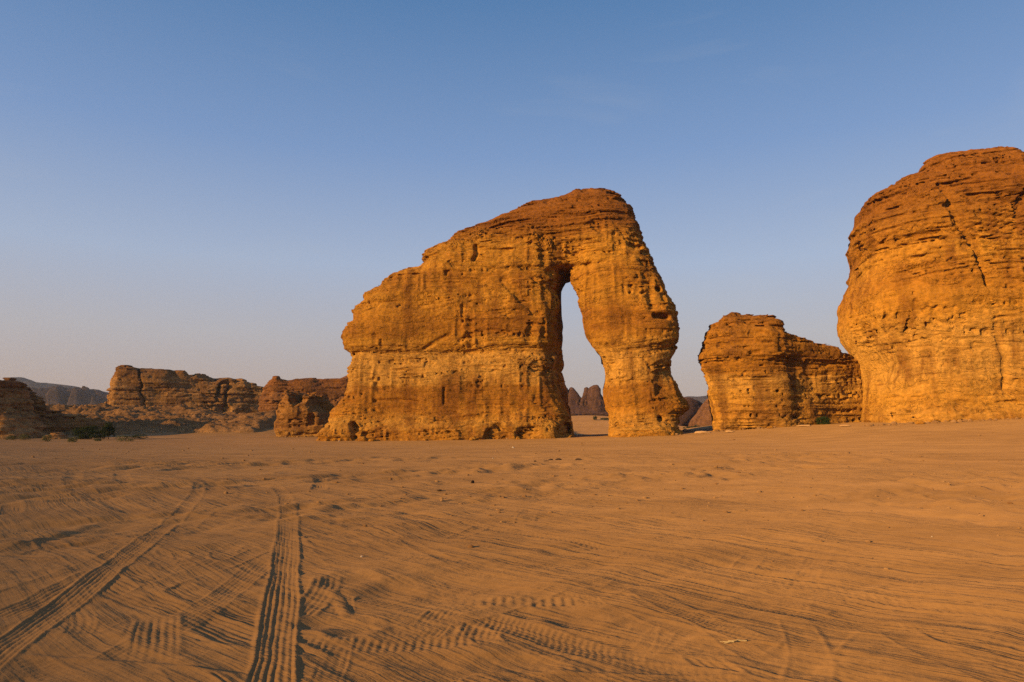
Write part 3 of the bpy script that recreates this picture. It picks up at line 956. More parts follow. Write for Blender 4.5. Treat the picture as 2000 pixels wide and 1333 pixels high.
rock('arch_rock', [dict(px=ARCH, O=(8, 139), phi=-8, T=11.0, flare=3, pow=2.4,
                        Rz=([-3, 10, 16, 28, 40, 52], [7, 7, 6.2, 6.5, 10, 13]),
                        Tz=([-4, 0, 1.5, 4, 9, 13, 15, 16.5, 22, 30, 40, 52], [5.0, 3.4, 1.5, 0.3, 0, -0.5, -0.9, 0.7, 0.9, 0.6, -0.5, -3]))],
     0.21, 1, m_arch, 'tall golden natural arch with a trunk-like right leg, higher than the rocks around it', 'rock arch',
     low=0.75, strata=0.80, tmin=0.35, tmax=3.0, pits=0.40, flutes=0.42, fine=0.20, dip=-0.03, cross=0.10,
     fluted=[(1030, 610, 50, 75, 1.1), (1040, 770, 50, 70, 0.8), (1250, 600, 45, 95, 0.7), (1290, 785, 35, 40, 1.0), (1060, 480, 50, 40, 0.8), (920, 640, 40, 40, 0.7)],
     sheer=[(1180, 610, 55, 95, 0.9), (850, 778, 140, 27, 0.9), (800, 652, 125, 36, 0.85), (1220, 790, 45, 32, 0.8), (940, 560, 50, 50, 0.5)],
     beds_z=([0, 6, 8, 10, 16, 18, 26, 30, 36, 50], [1.2, 0.6, 0.5, 1.1, 1.1, 0.5, 0.6, 1.1, 1.7, 1.8]),
     parts=(('body', 'trunk'), lambda c: (c[:, 0] > _hx + 0.12 * (c[:, 2] - 28) * (c[:, 2] > 28)).astype(int)),
     carves=[([(1070, 532), (1100, 520), (1150, 522)], 0.7, 0.45), ([(985, 552), (1010, 580), (1048, 614)], 0.9, 0.6),
             ([(698, 830), (703, 838)], 0.75, 2.2), ([(704, 853)], 0.5, 1.4),
             ([(960, 852), (975, 842), (985, 852)], 1.3, 1.5), ([(1020, 850), (1040, 842)], 1.4, 1.6), ([(1095, 845), (1108, 838)], 1.2, 1.4),
             ([(1286, 818)], 0.55, 2.0), ([(740, 752), (745, 765)], 0.6, 0.6), ([(930, 485), (932, 500), (926, 512)], 0.5, 1.2),
             ([(1284, 566)], 0.7, 1.0), ([(1160, 440), (1170, 452)], 0.8, 0.6), ([(1230, 480), (1250, 482)], 0.6, 1.1),
             ([(900, 668), (925, 655), (940, 648), (985, 652)], 0.5, 0.45), ([(735, 784), (775, 782), (820, 786)], 0.35, 0.6),
             ([(830, 682), (870, 660), (880, 655)], 0.4, 0.5), ([(690, 690), (760, 688), (860, 691), (960, 689)], 0.5, 0.5),
             ([(870, 760), (869, 790)], 0.3, 0.6), ([(1275, 620), (1300, 622)], 0.6, 1.2), ([(904, 600), (905, 632)], 0.3, 0.6)])

# ------------------------------------------------------------------ the great rock on the right
RIGHT = [(1703, 875), (1705, 830), (1706, 800), (1709, 775), (1711, 750), (1711, 722), (1703, 700), (1696, 685), (1683, 668), (1673, 645), (1668, 630), (1669, 605), (1668, 590), (1672, 575), (1679, 545), (1682, 525), (1682, 505), (1679, 495), (1671, 475), (1679, 460), (1675, 450), (1683, 440), (1693, 428), (1696, 418), (1692, 410), (1700, 400), (1715, 387), (1732, 372), (1745, 362), (1770, 355), (1790, 349), (1800, 337), (1806, 327), (1815, 323), (1850, 316), (1890, 312), (1920, 305), (1938, 310), (1950, 317), (2000, 315), (2060, 310), (2120, 330), (2180, 380), (2220, 460), (2245, 560), (2260, 700), (2260, 875)]
m_right = rock_material('cliff_sandstone', 2, z_pale=(3, 17), z_cap=(33, 42), light=(0.51, 0.24, 0.034),
                        bands=[(0, _pa), (3, _go), (8, _pa), (14, _pa), (17, _go), (24, _or), (28, _go), (31, _or), (36, _cp2), (60, _cp2)])
rock('rock_dome', [dict(px=RIGHT, O=(90, 127), phi=-6, T=17.0, flare=2, pow=2.2, Rz=([0, 8, 20, 35, 52], [9, 9, 12, 15, 15]),
                        Tz=([-2, 2, 4, 15, 22, 28, 40, 52], [1.6, 0.8, -0.6, -0.2, 1.0, 1.0, -0.5, -3]))],
     0.245, 2, m_right, 'huge rounded golden sandstone rock rising to the right of the arch and the brown rock',
     low=0.8, strata=0.80, tmin=0.35, tmax=2.8, pits=0.52, flutes=0.30, fine=0.24, dip=-0.05, cross=0.12,
     fluted=[(1760, 620, 90, 50, 1.0), (1950, 620, 60, 60, 0.7)], sheer=[(1720, 540, 60, 50, 0.7), (1850, 730, 130, 50, 0.6), (1800, 590, 80, 40, 0.4)],
     beds_z=([0, 6, 18, 24, 30, 36, 50], [0.7, 0.5, 0.6, 1.1, 1.8, 2.2, 2.3]),
     carves=[([(1850, 355), (1855, 395), (1862, 430), (1875, 470), (1890, 515), (1903, 560)], 0.6, 1.8), ([(1855, 405), (1862, 435)], 1.2, 1.2),
             ([(1922, 640), (1930, 670), (1942, 700), (1945, 760)], 0.5, 0.45), ([(1990, 385), (1975, 405), (1970, 425)], 0.6, 1.3),
             ([(1850, 355), (1905, 345)], 0.4, 0.8), ([(1640, 636), (1668, 634)], 0.35, 0.6), ([(1780, 550), (1785, 610)], 0.5, 0.2)])

# ------------------------------------------------------------------ the rock between them
LOBE = [(1397, 850), (1395, 826), (1390, 800), (1389, 770), (1387, 750), (1380, 738), (1373, 722), (1372, 692), (1377, 675), (1379, 668), (1387, 650), (1388, 643), (1405, 633), (1407, 627), (1427, 617), (1447, 620), (1477, 621), (1502, 623), (1515, 632), (1524, 645), (1531, 660), (1536, 700), (1539, 760), (1537, 850)]
RIDGE = [(1470, 860), (1470, 660), (1510, 660), (1524, 668), (1540, 674), (1555, 681), (1592, 686), (1593, 693), (1600, 697), (1640, 703), (1670, 706),
         (1720, 705), (1760, 720), (1790, 760), (1800, 860)]
m_mid = rock_material('lobe_sandstone', 3, z_pale=(3, 10), z_cap=(14, 20), capmix=0.35, dark=(0.18, 0.075, 0.020),
                      bands=[(0, _pa), (3, _or), (6, _go), (9, _pa), (10.5, _or), (14, _br), (18, _or), (20, _cp2), (30, _cp2)])
rock('rock_bluff', [dict(px=LOBE, O=(48, 134), phi=-14, T=9.5, R=7, pow=2.2, Tz=([-2, 0, 2, 6, 11, 13.5, 18, 22, 24, 28], [0.5, 0, -0.6, -0.6, -1.0, 0.9, 0.9, 0, -1.5, -3.5])),
                    dict(px=RIDGE, O=(60, 138), phi=26, T=6.0, R=2.6, pow=2.2)],
     0.24, 3, m_mid, 'brown layered rock with a lower, darker ridge, between the arch and the huge rounded rock', low=0.9, strata=1.25, tmin=0.3, tmax=1.5,
     pits=0.50, flutes=0.25, fine=0.22, beds_z=([0, 10, 14, 30], [0.7, 0.7, 1.1, 1.5]), parts=(('lobe', 'ridge'), lambda c: (c[:, 0] - 0.4 * c[:, 1] > 4.6).astype(int)), carves=[([(1470, 700), (1440, 702), (1400, 700)], 0.3, 0.5)])

# ------------------------------------------------------------------ rocks on the left
m_mesa = rock_material('mesa_sandstone', 4, dark=(0.18, 0.084, 0.030), mid=(0.34, 0.168, 0.054), light=(0.47, 0.25, 0.082), pale=(0.52, 0.29, 0.10),
                       cap=(0.29, 0.13, 0.042), z_pale=(4, 10), z_cap=(20, 27))
MESA = [(204, 850), (206, 805), (210, 792), (215, 779), (218, 759), (222, 742), (226, 726), (234, 722), (250, 722), (265, 725), (285, 728), (310, 727), (330, 728), (337, 733), (345, 729), (358, 729), (368, 735), (382, 735), (400, 741), (418, 747), (432, 742), (445, 742), (458, 748), (470, 744), (482, 750), (494, 750), (496, 754), (512, 761), (530, 774), (548, 782), (570, 794), (580, 850)]
rock('rock_mesa', [dict(px=MESA, O=(-150, 300), phi=27, T=15, R=3.0, pow=2.2)], 0.48, 4, m_mesa, 'long flat-topped brown mesa behind the round-headed tree',
     unit=1.1, low=1.9, strata=1.7, tmin=0.3, tmax=1.5, pits=0.4, flutes=0.3, fine=0.3, joint=3.0)
PED = [(-130, 870), (-120, 760), (-60, 750), (-20, 748), (10, 746), (12, 762), (16, 775), (22, 790), (36, 805), (50, 825), (56, 840), (60, 870)]
PEDW = [(0, 860), (0, 748), (14, 747), (32, 749), (45, 757), (58, 768), (75, 778), (84, 790), (90, 803), (150, 808), (175, 815), (205, 820), (218, 840), (222, 860)]
m_ped = rock_material('pedestal_sandstone', 5, dark=(0.15, 0.066, 0.026), mid=(0.29, 0.135, 0.042), light=(0.43, 0.215, 0.066), pale=(0.45, 0.25, 0.09),
                      cap=(0.25, 0.11, 0.04), z_pale=(0, 3), z_cap=(8, 14))
ped = rock('layered_rock', [dict(px=PED, O=(-146, 176), phi=-25, T=7, R=4), dict(px=PEDW, O=(-143, 184), phi=50, T=6, R=2.5)],
           0.38, 5, m_ped, 'dark layered rock with a capped pedestal on top at the left edge', low=0.7, strata=1.5, tmin=0.3, tmax=1.0, pits=0.3, flutes=0.1, fine=0.28)
CAPST = [(18, 752), (17, 745), (10, 740), (11, 738), (27, 738), (29, 740), (24, 745), (24, 752)]
cst = rock('cap_stone', [dict(px=CAPST, O=(-141, 182), phi=0, T=1.3, R=0.4)], 0.14, 6, m_ped, None, None, low=0.08, strata=0.1, tmin=0.2, tmax=0.5, pits=0, flutes=0, fine=0.06, unit=0.4)
cst.location = cst.location - ped.location
cst.parent = ped

BOULD = [(546, 870), (545, 852), (545, 792), (548, 772), (556, 760), (568, 757), (580, 762), (600, 767), (622, 770), (640, 778), (652, 792), (660, 830), (662, 870)]
m_bld = rock_material('knoll_sandstone', 7, z_pale=(-3, 1), z_cap=(6, 12), capmix=0.5, dark=(0.17, 0.07, 0.022), mid=(0.32, 0.145, 0.038), light=(0.44, 0.215, 0.058))
rock('rock_knoll', [dict(px=BOULD, O=(-55, 178), phi=10, T=7, R=4.5)], 0.28, 7, m_bld, 'knobbly golden knoll hollowed by a cave just left of the arch', low=1.3, strata=1.0,
     tmin=0.35, tmax=1.6, pits=0.6, flutes=0.5, fine=0.25, carves=[([(625, 790), (640, 800), (645, 815)], 2.4, 3.2), ([(579, 772), (580, 785)], 0.9, 2.2), ([(612, 812), (612, 825)], 0.8, 1.6)])
BEHIND = [(505, 830), (514, 762), (520, 752), (530, 743), (534, 736), (544, 735), (548, 741), (562, 746), (575, 740), (590, 737), (612, 737), (624, 741), (650, 742), (690, 736),
          (740, 735), (800, 745), (830, 830)]
m_beh = rock_material('ridge_sandstone', 8, dark=(0.15, 0.062, 0.026), mid=(0.26, 0.115, 0.042), light=(0.36, 0.165, 0.058), pale=(0.38, 0.2, 0.08), z_pale=(-5, 0), z_cap=(12, 20))
rock('rock_ridge', [dict(px=BEHIND, O=(-90, 262), phi=18, T=14, R=6)], 0.42, 8, m_beh, 'reddish brown ridge with a small knob behind the knoll', unit=1.1, low=1.6, strata=1.6,
     tmin=0.3, tmax=1.4, pits=0.25, flutes=0.3, fine=0.3)
DOME = [(84, 872), (88, 856), (95, 849), (105, 845), (118, 845), (126, 850), (132, 858), (150, 860), (160, 872)]
m_dom = rock_material('hummock_sandstone', 9, mid=(0.36, 0.17, 0.05), light=(0.47, 0.24, 0.075), z_pale=(-9, -5), z_cap=(20, 30), dark=(0.2, 0.085, 0.028))
rock('rock_hummock', [dict(px=DOME, O=(-104, 156), T=2.6, R=2.0)], 0.16, 9, m_dom, 'small orange rock hummock beside the dark bush on the left', low=0.35, strata=0.4, tmin=0.2,
     tmax=0.7, pits=0.1, flutes=0, fine=0.14, unit=0.5)

# rough slope under the mesa
def rocky_slope():
    xs = np.arange(-215, -66, 0.55, dtype=F32); ys = np.arange(186, 330, 0.55, dtype=F32)
    X, Y = np.meshgrid(xs, ys, indexing='ij')
    Z0 = np.zeros_like(X)
    px = X / Y
    up = sstep(186, 250, Y + 7 * vnoise(X / 16, Y / 16, Z0))
    amt = np.interp(px, [-0.72, -0.55, -0.45, -0.40, -0.34, -0.30], [9, 8.8, 8.2, 6.8, 7, 5])
    z = terrain(X, Y) - 0.55 + amt * up
    n = fbm(X / 7, Y / 7, Z0, 3)
    r = fbm(X / 2.2, Y / 2.2, Z0 + 5, 3)
    rough = np.interp(px, [-0.46, -0.42, -0.35], [1.0, 0.55, 0.6])
    q = z + (2.2 * n + 1.7 * np.abs(r) + 0.8 * np.abs(fbm(X / 1.1, Y / 1.1, Z0 + 2, 2))) * rough
    st = 0.8
    qq = q / st + 0.3 * vnoise(X / 3, Y / 3, Z0)
    z = np.where(up > 0.02, 0.45 * q + 0.55 * st * (np.floor(qq) + sstep(0.55, 0.95, qq - np.floor(qq))), q)
    edge = sstep(-66, -74, X) * sstep(-215, -205, X) * sstep(186, 194, Y)
    z = z * edge + (terrain(X, Y) - 3) * (1 - edge)
    V = np.stack([X.ravel(), Y.ravel(), z.ravel()], 1)
    nx, ny = X.shape
    idx = np.arange(nx * ny, dtype=np.int32).reshape(nx, ny)
    Q = np.stack([idx[:-1, :-1], idx[1:, :-1], idx[1:, 1:], idx[:-1, 1:]], -1).reshape(-1, 4)
    m = rock_material('slope_rubble', 11, dark=(0.15, 0.07, 0.026), mid=(0.28, 0.137, 0.046), light=(0.37, 0.19, 0.068), pale=(0.44, 0.24, 0.09), cap=(0.27, 0.13, 0.045),
                      z_pale=(-3, 1), z_cap=(30, 40), varnish=0.2)
    tag(mesh_object('rocky_slope', V, Q, m, base=(-140, 240, -2)), kind='structure')


rocky_slope()

# ------------------------------------------------------------------ far rocks
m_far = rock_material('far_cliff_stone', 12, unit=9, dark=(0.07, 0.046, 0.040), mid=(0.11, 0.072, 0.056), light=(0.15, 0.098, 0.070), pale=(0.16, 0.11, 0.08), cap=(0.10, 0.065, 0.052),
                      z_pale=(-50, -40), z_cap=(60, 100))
FARC = [(30, 830), (40, 766), (55, 760), (75, 762), (92, 760), (100, 757), (112, 754), (122, 753), (130, 762), (140, 762), (150, 758), (158, 762), (166, 759), (176, 765),
        (190, 766), (215, 770), (260, 772), (270, 830)]
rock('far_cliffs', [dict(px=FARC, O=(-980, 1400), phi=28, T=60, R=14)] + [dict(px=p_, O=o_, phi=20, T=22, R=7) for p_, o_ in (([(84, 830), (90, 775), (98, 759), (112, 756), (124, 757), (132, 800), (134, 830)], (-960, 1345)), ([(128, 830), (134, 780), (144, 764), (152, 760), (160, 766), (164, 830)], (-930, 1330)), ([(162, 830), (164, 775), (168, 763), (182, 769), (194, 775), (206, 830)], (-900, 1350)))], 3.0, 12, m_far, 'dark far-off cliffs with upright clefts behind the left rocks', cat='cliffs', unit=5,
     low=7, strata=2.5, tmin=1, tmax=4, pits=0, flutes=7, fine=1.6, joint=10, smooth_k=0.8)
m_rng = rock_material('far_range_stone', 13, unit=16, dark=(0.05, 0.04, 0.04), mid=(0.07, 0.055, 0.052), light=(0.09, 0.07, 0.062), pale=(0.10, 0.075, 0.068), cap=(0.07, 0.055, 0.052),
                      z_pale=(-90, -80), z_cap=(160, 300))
FARR = [(-80, 830), (-40, 760), (30, 748), (42, 743), (55, 745), (68, 751), (82, 749), (105, 752), (125, 752), (135, 753), (143, 757), (160, 768), (190, 772), (230, 800), (240, 830)]
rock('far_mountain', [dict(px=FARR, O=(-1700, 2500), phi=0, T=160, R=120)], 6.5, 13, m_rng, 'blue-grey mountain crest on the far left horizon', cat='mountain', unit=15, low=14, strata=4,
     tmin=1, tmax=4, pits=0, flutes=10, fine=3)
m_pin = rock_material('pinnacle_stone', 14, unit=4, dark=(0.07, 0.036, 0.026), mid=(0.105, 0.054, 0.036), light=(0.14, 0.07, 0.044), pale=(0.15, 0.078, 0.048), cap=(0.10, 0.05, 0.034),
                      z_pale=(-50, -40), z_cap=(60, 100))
PINS = [[(1084, 815), (1090, 790), (1100, 762), (1105, 758), (1109, 765), (1111, 785), (1113, 815)], [(1106, 815), (1110, 785), (1113, 762), (1117, 757), (1122, 759), (1130, 770), (1136, 780), (1142, 815)],
        [(1128, 820), (1134, 788), (1138, 768), (1140, 757), (1145, 754), (1150, 757), (1153, 770), (1156, 820)],
        [(1150, 820), (1153, 770), (1155, 758), (1159, 754), (1164, 762), (1168, 775), (1178, 788), (1190, 800), (1200, 820)]]
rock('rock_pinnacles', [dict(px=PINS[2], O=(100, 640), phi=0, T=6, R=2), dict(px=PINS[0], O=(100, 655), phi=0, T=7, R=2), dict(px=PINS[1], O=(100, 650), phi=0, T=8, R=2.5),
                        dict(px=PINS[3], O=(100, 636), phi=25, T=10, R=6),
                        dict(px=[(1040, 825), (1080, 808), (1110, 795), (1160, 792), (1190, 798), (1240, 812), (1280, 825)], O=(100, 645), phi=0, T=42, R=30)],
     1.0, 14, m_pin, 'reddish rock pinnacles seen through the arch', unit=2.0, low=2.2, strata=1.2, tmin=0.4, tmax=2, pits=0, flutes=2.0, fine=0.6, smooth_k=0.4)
HILL = [(1290, 840), (1300, 790), (1318, 776), (1330, 778), (1344, 783), (1352, 790), (1360, 798), (1366, 840)]
rock('dark_hill', [dict(px=HILL, O=(115, 480), phi=40, T=16, R=10)], 1.0, 15, m_pin, 'low dark hill peeping out behind the foot of the trunk', 'hill', unit=2.6, low=1.2, strata=0.5, pits=0, flutes=0.6, fine=0.5)
m_red = rock_material('red_slope_stone', 16, unit=2, dark=(0.10, 0.047, 0.026), mid=(0.17, 0.08, 0.038), light=(0.22, 0.105, 0.048), pale=(0.24, 0.118, 0.055), cap=(0.18, 0.086, 0.04), z_pale=(-50, -40), z_cap=(60, 100))
REDS = [(1345, 848), (1352, 824), (1362, 812), (1370, 798), (1378, 784), (1388, 776), (1405, 768), (1435, 770), (1475, 848)]
rock('red_hill', [dict(px=REDS, O=(105, 370), phi=0, T=18, R=15)], 0.8, 16, m_red, 'small reddish hill half hidden by the rock right of the trunk', 'hill', unit=1.8, low=1.2, strata=0.6, pits=0.2, flutes=0.5, fine=0.4)
FLAT = [(1250, 840), (1300, 790), (1335, 777), (1350, 776), (1372, 775), (1400, 772), (1450, 775), (1500, 840)]
rock('distant_plateau', [dict(px=FLAT, O=(700, 2400), phi=0, T=120, R=80)], 7.0, 17, m_rng, 'hazy flat-topped plateau low on the horizon right of the trunk', 'hill', unit=12, low=8, strata=3, pits=0, flutes=6, fine=2)

# ------------------------------------------------------------------ dusty air
bpy_me = bpy.data.meshes.new('haze')
hb = bmesh.new()
bmesh.ops.create_cube(hb, size=1.0, matrix=__import__('mathutils').Matrix.LocRotScale(Vector((-400, 1300, 95)), None, Vector((6800, 4200, 220))))
hb.to_mesh(bpy_me); hb.free()
m_hz = bpy.data.materials.new('dusty_air')
m_hz.use_nodes = True
m_hz.node_tree.nodes.clear()
hz_o = m_hz.node_tree.nodes.new('ShaderNodeOutputMaterial')
hz_v = m_hz.node_tree.nodes.new('ShaderNodeVolumePrincipled')
hz_v.inputs['Color'].default_value = (0.72, 0.82, 1.0, 1)
hz_v.inputs['Density'].default_value = 0.00008
hz_v.inputs['Anisotropy'].default_value = 0.2
m_hz.node_tree.links.new(hz_v.outputs[0], hz_o.inputs['Volume'])
bpy_me.materials.append(m_hz)
hz = bpy.data.objects.new('haze', bpy_me)
COL.objects.link(hz)
tag(hz, kind='stuff')

# ------------------------------------------------------------------ plants
def tube(V, Fc, p, q, r0, r1, n=5):
    p, q = Vector(p), Vector(q)
    ax = (q - p).normalized()
    s = ax.orthogonal().normalized(); t = ax.cross(s)
    b = len(V)
    for c, r in ((p, r0), (q, r1)):
        for i in range(n):
            a = 2 * math.pi * i / n
            V.append(tuple(c + s * (math.cos(a) * r) + t * (math.sin(a) * r)))
    for i in range(n):
        Fc.append((b + i, b + (i + 1) % n, b + n + (i + 1) % n, b + n + i))


m_leaf_dark = plain_material('dark_leaf', (0.018, 0.032, 0.008), (0.045, 0.062, 0.016), 1.2)
m_leaf_pale = plain_material('pale_leaf', (0.10, 0.105, 0.035), (0.21, 0.19, 0.075), 2.0)
m_twig = plain_material('twig_bark', (0.10, 0.065, 0.035), (0.17, 0.11, 0.06), 8.0)


def bush(name, px, py, Y, w, h, depth, n, leaf, mat, label, cat='bush', group=None, seed=0, trunk=False, base=None):
    r = np.random.default_rng(seed + 400)
    if base is None:
        P = at(px, py, Y)
        z = float(terrain(np.array([P[0]]), np.array([Y]))[0])
        base = (float(P[0]), float(Y), z)
    e = bpy.data.objects.new(name, None)
    COL.objects.link(e)
    e.location = base
    tag(e, label, cat, group)
    V, Fc = [], []
    tips = []
    ns = 9 if not trunk else 12
    z0 = 0.0
    if trunk:
        tube(V, Fc, (0, 0, -0.3), (0.05, 0, h * 0.3), 0.12 * h / 3, 0.08 * h / 3)
        z0 = h * 0.28
    for i in range(ns):
        a = r.uniform(0, 6.28); k = r.uniform(0.25, 0.85)
        p0 = (0, 0, z0 - 0.1) if trunk else (r.normal(0, 0.14) * w, r.normal(0, 0.14) * depth, -0.15)
        p1 = (math.cos(a) * k * w / 2, math.sin(a) * k * depth / 2, z0 + (h - z0) * r.uniform(0.35, 0.9) * (1.1 - 0.45 * k))
        tube(V, Fc, p0, p1, 0.02 * h, 0.008 * h)
        tips.append(p1)
    mesh_object('stems', V, Fc, m_twig, parent=e)
    # leaf clumps around the shoots
    nc = 46
    cl = []
    for i in range(nc):
        a = r.uniform(0, 6.28); k = math.sqrt(r.random()) * 0.93
        zz = r.uniform(0.08, 0.95) if not trunk else r.uniform(0.2, 0.97)
        lim = math.sqrt(max(0.0, 1 - ((zz - 0.42) / 0.62) ** 2))
        cl.append((math.cos(a) * k * w / 2 * lim, math.sin(a) * k * depth / 2 * lim, zz * h))
    cl = np.array(cl + tips)
    ci = r.integers(0, len(cl), n)
    c = cl[ci] + r.normal(0, 1, (n, 3)) * np.array([w, depth, h]) * np.array([0.055, 0.055, 0.06])
    c[:, 2] = np.maximum(c[:, 2], 0.02)
    d1 = r.normal(0, 1, (n, 3)); d1 /= np.linalg.norm(d1, axis=1)[:, None]
    d1[:, 2] = np.abs(d1[:, 2]) * 0.8
    d2 = np.cross(d1, r.normal(0, 1, (n, 3))); d2 /= np.linalg.norm(d2, axis=1)[:, None]
    s = leaf * r.uniform(0.6, 1.4, (n, 1))
    LV = np.concatenate([c - d1 * s, c + d2 * s * 0.4, c + d1 * s, c - d2 * s * 0.4], 0)
    k = np.arange(n)
    LQ = np.stack([k, k + n, k + 2 * n, k + 3 * n], 1)
    mesh_object('foliage', LV, LQ, mat, smooth=False, parent=e)
    return e


bush('wide_bush', 172, 862, 150, 7.4, 2.8, 3.4, 7000, 0.13, m_leaf_dark, 'wide dark green bush on the sand before the left rocks', seed=1)
bush('round_tree', 211, 862, 150, 2.9, 3.4, 2.6, 4600, 0.12, m_leaf_dark, 'small round-headed dark green tree beside the wide bush', 'tree', seed=2, trunk=True)
for i, (px, py, Y, w, h, lb) in enumerate([
        (92, 866, 135, 1.9, 1.0, 'yellow-green shrub standing in front of the orange rock hummock'),
        (142, 868, 130, 1.9, 0.75, 'low yellow-green shrub in front of the wide dark bush'),
        (242, 867, 132, 3.4, 0.85, 'straggling yellow-green shrub in front of the round-headed tree, to its right'),
        (272, 860, 150, 4.0, 0.8, 'low dark green shrub right of the round-headed tree'),
        (22, 861, 148, 2.2, 0.7, 'faded shrub below the layered rock, nearest the left edge'),
        (46, 862, 146, 2.6, 0.9, 'faded shrub below the layered rock, second from the left edge'),
        (190, 867, 138, 1.4, 0.4, 'tiny low shrub on the sand between the bush and the tree')]):
    bush('desert_shrub', px, py, Y, w * 1.1, h * 1.35, w * 0.8, 1100, 0.09, m_leaf_dark if i == 3 else m_leaf_pale, lb, 'shrub', 'shrubs along the foot of the left rocks', seed=10 + i)
bush('shaded_bush', 1608, 828, 127, 2.8, 1.4, 2.2, 2200, 0.11, m_leaf_dark, 'dark bush at the foot of the brown ridge', seed=31)
bush('desert_shrub', 1163, 838, 405, 3.0, 2.2, 3.0, 900, 0.2, m_leaf_dark, 'small dark shrub on the sand seen through the arch', 'shrub', seed=32)
bush('desert_shrub', 1182, 838, 405, 6.0, 1.2, 3.0, 900, 0.2, m_leaf_dark, 'low strip of shrub seen through the arch, nearest the trunk', 'shrub', seed=33)
for i, (px, w, h) in enumerate([(1340, 4.5, 1.2), (1352, 5, 1.3), (1362, 4, 1.9), (1372, 5, 1.2), (1382, 5, 1.4)]):
    bush('desert_shrub', px, 836, 330, w, h, 3.0, 500, 0.2, m_leaf_dark, ['distant green shrub right beside the foot of the trunk', 'distant green shrub second from the trunk',
         'tallest distant green shrub right of the trunk', 'distant green shrub second from the brown rock', 'distant green shrub touching the brown rock'][i], 'shrub', 'distant shrubs right of the trunk', seed=40 + i)

# ------------------------------------------------------------------ stones and straw on the sand
m_stone = plain_material('dark_stone', (0.035, 0.022, 0.015), (0.08, 0.05, 0.03), 9.0, bump=0.01)
m_pebble = plain_material('pale_pebble', (0.45, 0.36, 0.27), (0.62, 0.52, 0.40), 20.0)
m_slab = plain_material('pale_slab', (0.45, 0.25, 0.10), (0.58, 0.36, 0.17), 1.5, bump=0.06)


def stone(name, px, py, size, mat, label, seed, flat=0.6, group=None, cat='stone', xy=None):
    x, y = ground_px(px, py) if xy is None else xy
    z = ground_h(x, y)
    r = random.Random(seed)
    bm = bmesh.new()
    bmesh.ops.create_icosphere(bm, subdivisions=3, radius=1)
    cc = np.array([v.co[:] for v in bm.verts], F32) * 1.1
    nn = fbm(cc[:, 0] + seed, cc[:, 1], cc[:, 2], 3)
    for v, n in zip(bm.verts, nn):
        k = 1 + 0.55 * float(n)
        v.co = Vector((v.co.x * k * size * r.uniform(0.98, 1.02), v.co.y * k * size * 0.75, v.co.z * k * size * flat))
        if v.co.z < -size * flat * 0.35:
            v.co.z = -size * flat * 0.35
    for f in bm.faces:
        f.smooth = True
    me = bpy.data.meshes.new(name)
    bm.to_mesh(me); bm.free()
    me.materials.append(mat)
    o = bpy.data.objects.new(name, me)
    COL.objects.link(o)
    o.location = (x, y, z + size * flat * 0.28)
    o.rotation_euler = (0, 0, r.uniform(0, 6.28))
    return tag(o, label, cat, group)


stone('dark_stone', 923, 944, 0.075, m_stone, 'dark upright stone lying alone on the sand below the arch', 1, 0.8)
stone('dark_stone', 859, 957, 0.075, m_stone, 'flat dark stone, nearest the viewer, left of the upright one', 2, 0.3)
for i, (px, py, s, fl, lb) in enumerate([(1045, 902, 0.07, 0.8, 'smallest dark stone, leftmost of the scattered row'), (1067, 902, 0.11, 0.35, 'flat dark stone second from the left in the scattered row'),
                                         (1076, 898, 0.14, 0.35, 'dark stone in the middle of the scattered row, farther side'), (1091, 898, 0.13, 0.5, 'dark stone fourth from the left in the scattered row'),
                                         (1129, 899, 0.16, 0.35, 'dark stone lying apart at the right end of the scattered row')]):
    stone('dark_stone', px, py, s, m_stone, lb, 5 + i, fl, 'dark stones scattered in a row before the trunk')
for i, (px, py, s, lb) in enumerate([(963, 897, 0.039, 'white pebble on the sand below the arch hole'), (910, 896, 0.028, 'tiny white pebble left of the larger one below the arch'),
                                     (662, 863, 0.2, 'pale stone on the sand at the left foot of the arch'), (1002, 876, 0.1, 'pale pebble close before the left leg of the arch'),
                                     (1820, 1049, 0.011, 'pale pebble on the rippled sand far right'), (706, 1088, 0.017, 'pale pebble beside the tyre prints left of centre')]):
    stone('pale_pebble', px, py, s, m_pebble, lb, 20 + i, 0.7, 'pale pebbles on the sand', 'pebble')
for i, (px, py, Y, s, fl, lb) in enumerate([(1372, 838, 124, 1.5, 0.22, 'long pale slab at the left foot of the brown rock'), (1345, 846, 142, 1.2, 0.2, 'pale slab just right of the foot of the trunk'),
                                            (1338, 842, 147, 0.7, 0.35, 'small pale rock in the corner behind the trunk'), (1570, 829, 123, 1.3, 0.15, 'thin pale slab on the sand before the darker ridge'),
                                            (1650, 833, 112, 1.0, 0.15, 'thin pale slab at the left foot of the huge right-hand rock'), (1425, 836, 120.5, 1.0, 0.2, 'pale slab against the base of the brown rock')]):
    P = at(px, py, Y)
    stone('flat_rock', px, py, s, m_slab, lb, 40 + i, fl, 'pale slabs between the rocks', 'rock', xy=(float(P[0]), float(Y)))


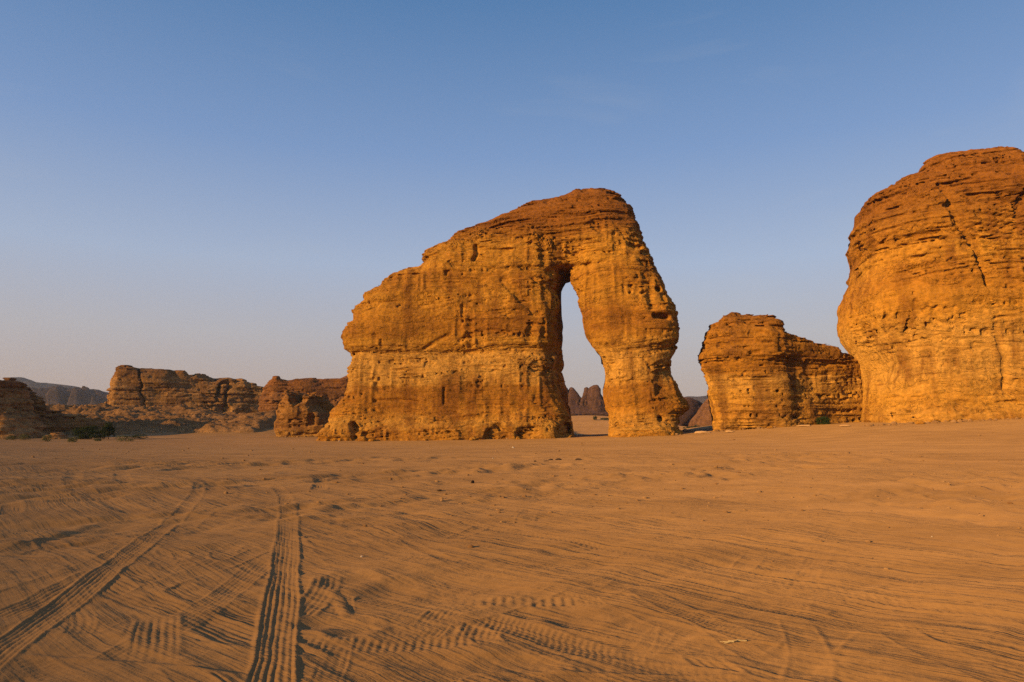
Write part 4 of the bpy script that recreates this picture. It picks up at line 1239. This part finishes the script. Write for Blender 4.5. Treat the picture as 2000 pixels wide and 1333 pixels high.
def gravel():
    """loose bits too many to count: rubble along the rock feet, grit and clods out on the flat"""
    r = np.random.default_rng(77)
    bm = bmesh.new()
    bmesh.ops.create_icosphere(bm, subdivisions=1, radius=1)
    bm.verts.ensure_lookup_table()
    T = np.array([v.co[:] for v in bm.verts]); Fi = np.array([[v.index for v in f.verts] for f in bm.faces])
    bm.free()
    P, S = [], []
    feet = [((640, 858), (1120, 853), 134, 128, 260), ((1190, 849), (1330, 846), 126, 122, 90), ((1385, 829), (1530, 827), 128, 127, 90), ((1675, 826), (2000, 815), 108, 108, 160), ((545, 853), (640, 853), 168, 166, 60)]
    for (ax, ay), (bx, by), ya, yb, n in feet:
        for i in range(n):
            t = r.random()
            Y = ya + (yb - ya) * t - abs(r.normal(0, 1.6)) + 1.5
            X = ((ax + (bx - ax) * t) - 1000) / FPX * Y
            P.append((X, Y)); S.append(0.05 + 0.5 * r.random() ** 4)
    for i in range(1300):
        a = r.uniform(-0.66, 0.66); R = 9 * (90 / 9) ** r.random()
        X, Y = R * math.sin(a), R * math.cos(a)
        if vnoise(np.array([X / 7], F32), np.array([Y / 9], F32), np.array([2.2], F32))[0] + r.normal(0, 0.25) < 0.1:
            continue
        P.append((X, Y)); S.append((0.008 + 0.03 * r.random() ** 3) * (1 + R / 22))
    Vs, Fs = [], []
    for (X, Y), sz in zip(P, S):
        k = T * (1 + r.uniform(-0.35, 0.35, (len(T), 1))) * np.array([1, r.uniform(0.6, 1), r.uniform(0.4, 0.8)]) * sz
        an = r.uniform(0, 6.28); c, q = math.cos(an), math.sin(an)
        k = np.stack([k[:, 0] * c - k[:, 1] * q, k[:, 0] * q + k[:, 1] * c, k[:, 2]], 1)
        Fs.append(Fi + len(T) * len(Vs)); Vs.append(k + np.array([X, Y, ground_h(X, Y) + sz * 0.15]))
    m = plain_material('grit', (0.16, 0.075, 0.03), (0.42, 0.24, 0.10), 0.9)
    tag(mesh_object('gravel', np.concatenate(Vs), np.concatenate(Fs), m, smooth=False), kind='stuff')


gravel()

m_fall = rock_material('fallen_sandstone', 21, unit=0.3, z_pale=(-9, -8), z_cap=(90, 99))
for i, (px, Y, sz, fl, lb) in enumerate([(712, 127.5, 0.95, 0.7, 'rounded orange block lying at the left toe of the arch, beside its small cave'), (728, 126.5, 0.55, 0.6, 'smaller orange block just right of the one at the left toe of the arch'),
                                         (832, 125.5, 0.7, 0.5, 'low orange block fallen below the brown wall of the arch'), (925, 125, 1.1, 0.45, 'broad flat block at the foot of the arch, below its middle'),
                                         (1012, 124.5, 0.6, 0.6, 'small orange block near the right-hand leg side of the arch body'), (1312, 120.5, 0.6, 0.6, 'orange block at the right foot of the trunk'),
                                         (1790, 105.5, 0.7, 0.5, 'orange block fallen at the foot of the huge rounded rock'), (1500, 122.5, 0.6, 0.6, 'small block at the foot of the brown layered rock')]):
    stone('fallen_rock', px, 850, sz, m_fall, lb, 60 + i, fl, 'blocks fallen from the rocks', 'rock', xy=((px - 1000) / FPX * Y, Y))

m_straw = plain_material('dry_straw', (0.42, 0.30, 0.14), (0.60, 0.46, 0.24), 30.0)
gx, gy = ground_px(1437, 1250)
gz = ground_h(gx, gy)
V, Fc = [], []
for a, b in (((-0.10, -0.03, 0.012), (0.02, 0.0, 0.03)), ((0.02, 0.0, 0.03), (0.085, 0.02, 0.012)), ((-0.05, 0.03, 0.012), (0.09, 0.01, 0.02)), ((-0.02, -0.02, 0.02), (-0.12, 0.015, 0.01))):
    tube(V, Fc, a, b, 0.004, 0.0025, 6)
tag(mesh_object('dry_straw', np.array(V) + np.array([gx, gy, gz]), Fc, m_straw, base=(gx, gy, gz)), 'broken stalk of dry straw lying on the sand at lower right', 'straw')

print('script done %.1fs, %d objects' % (time.time() - T0, len(bpy.data.objects)))
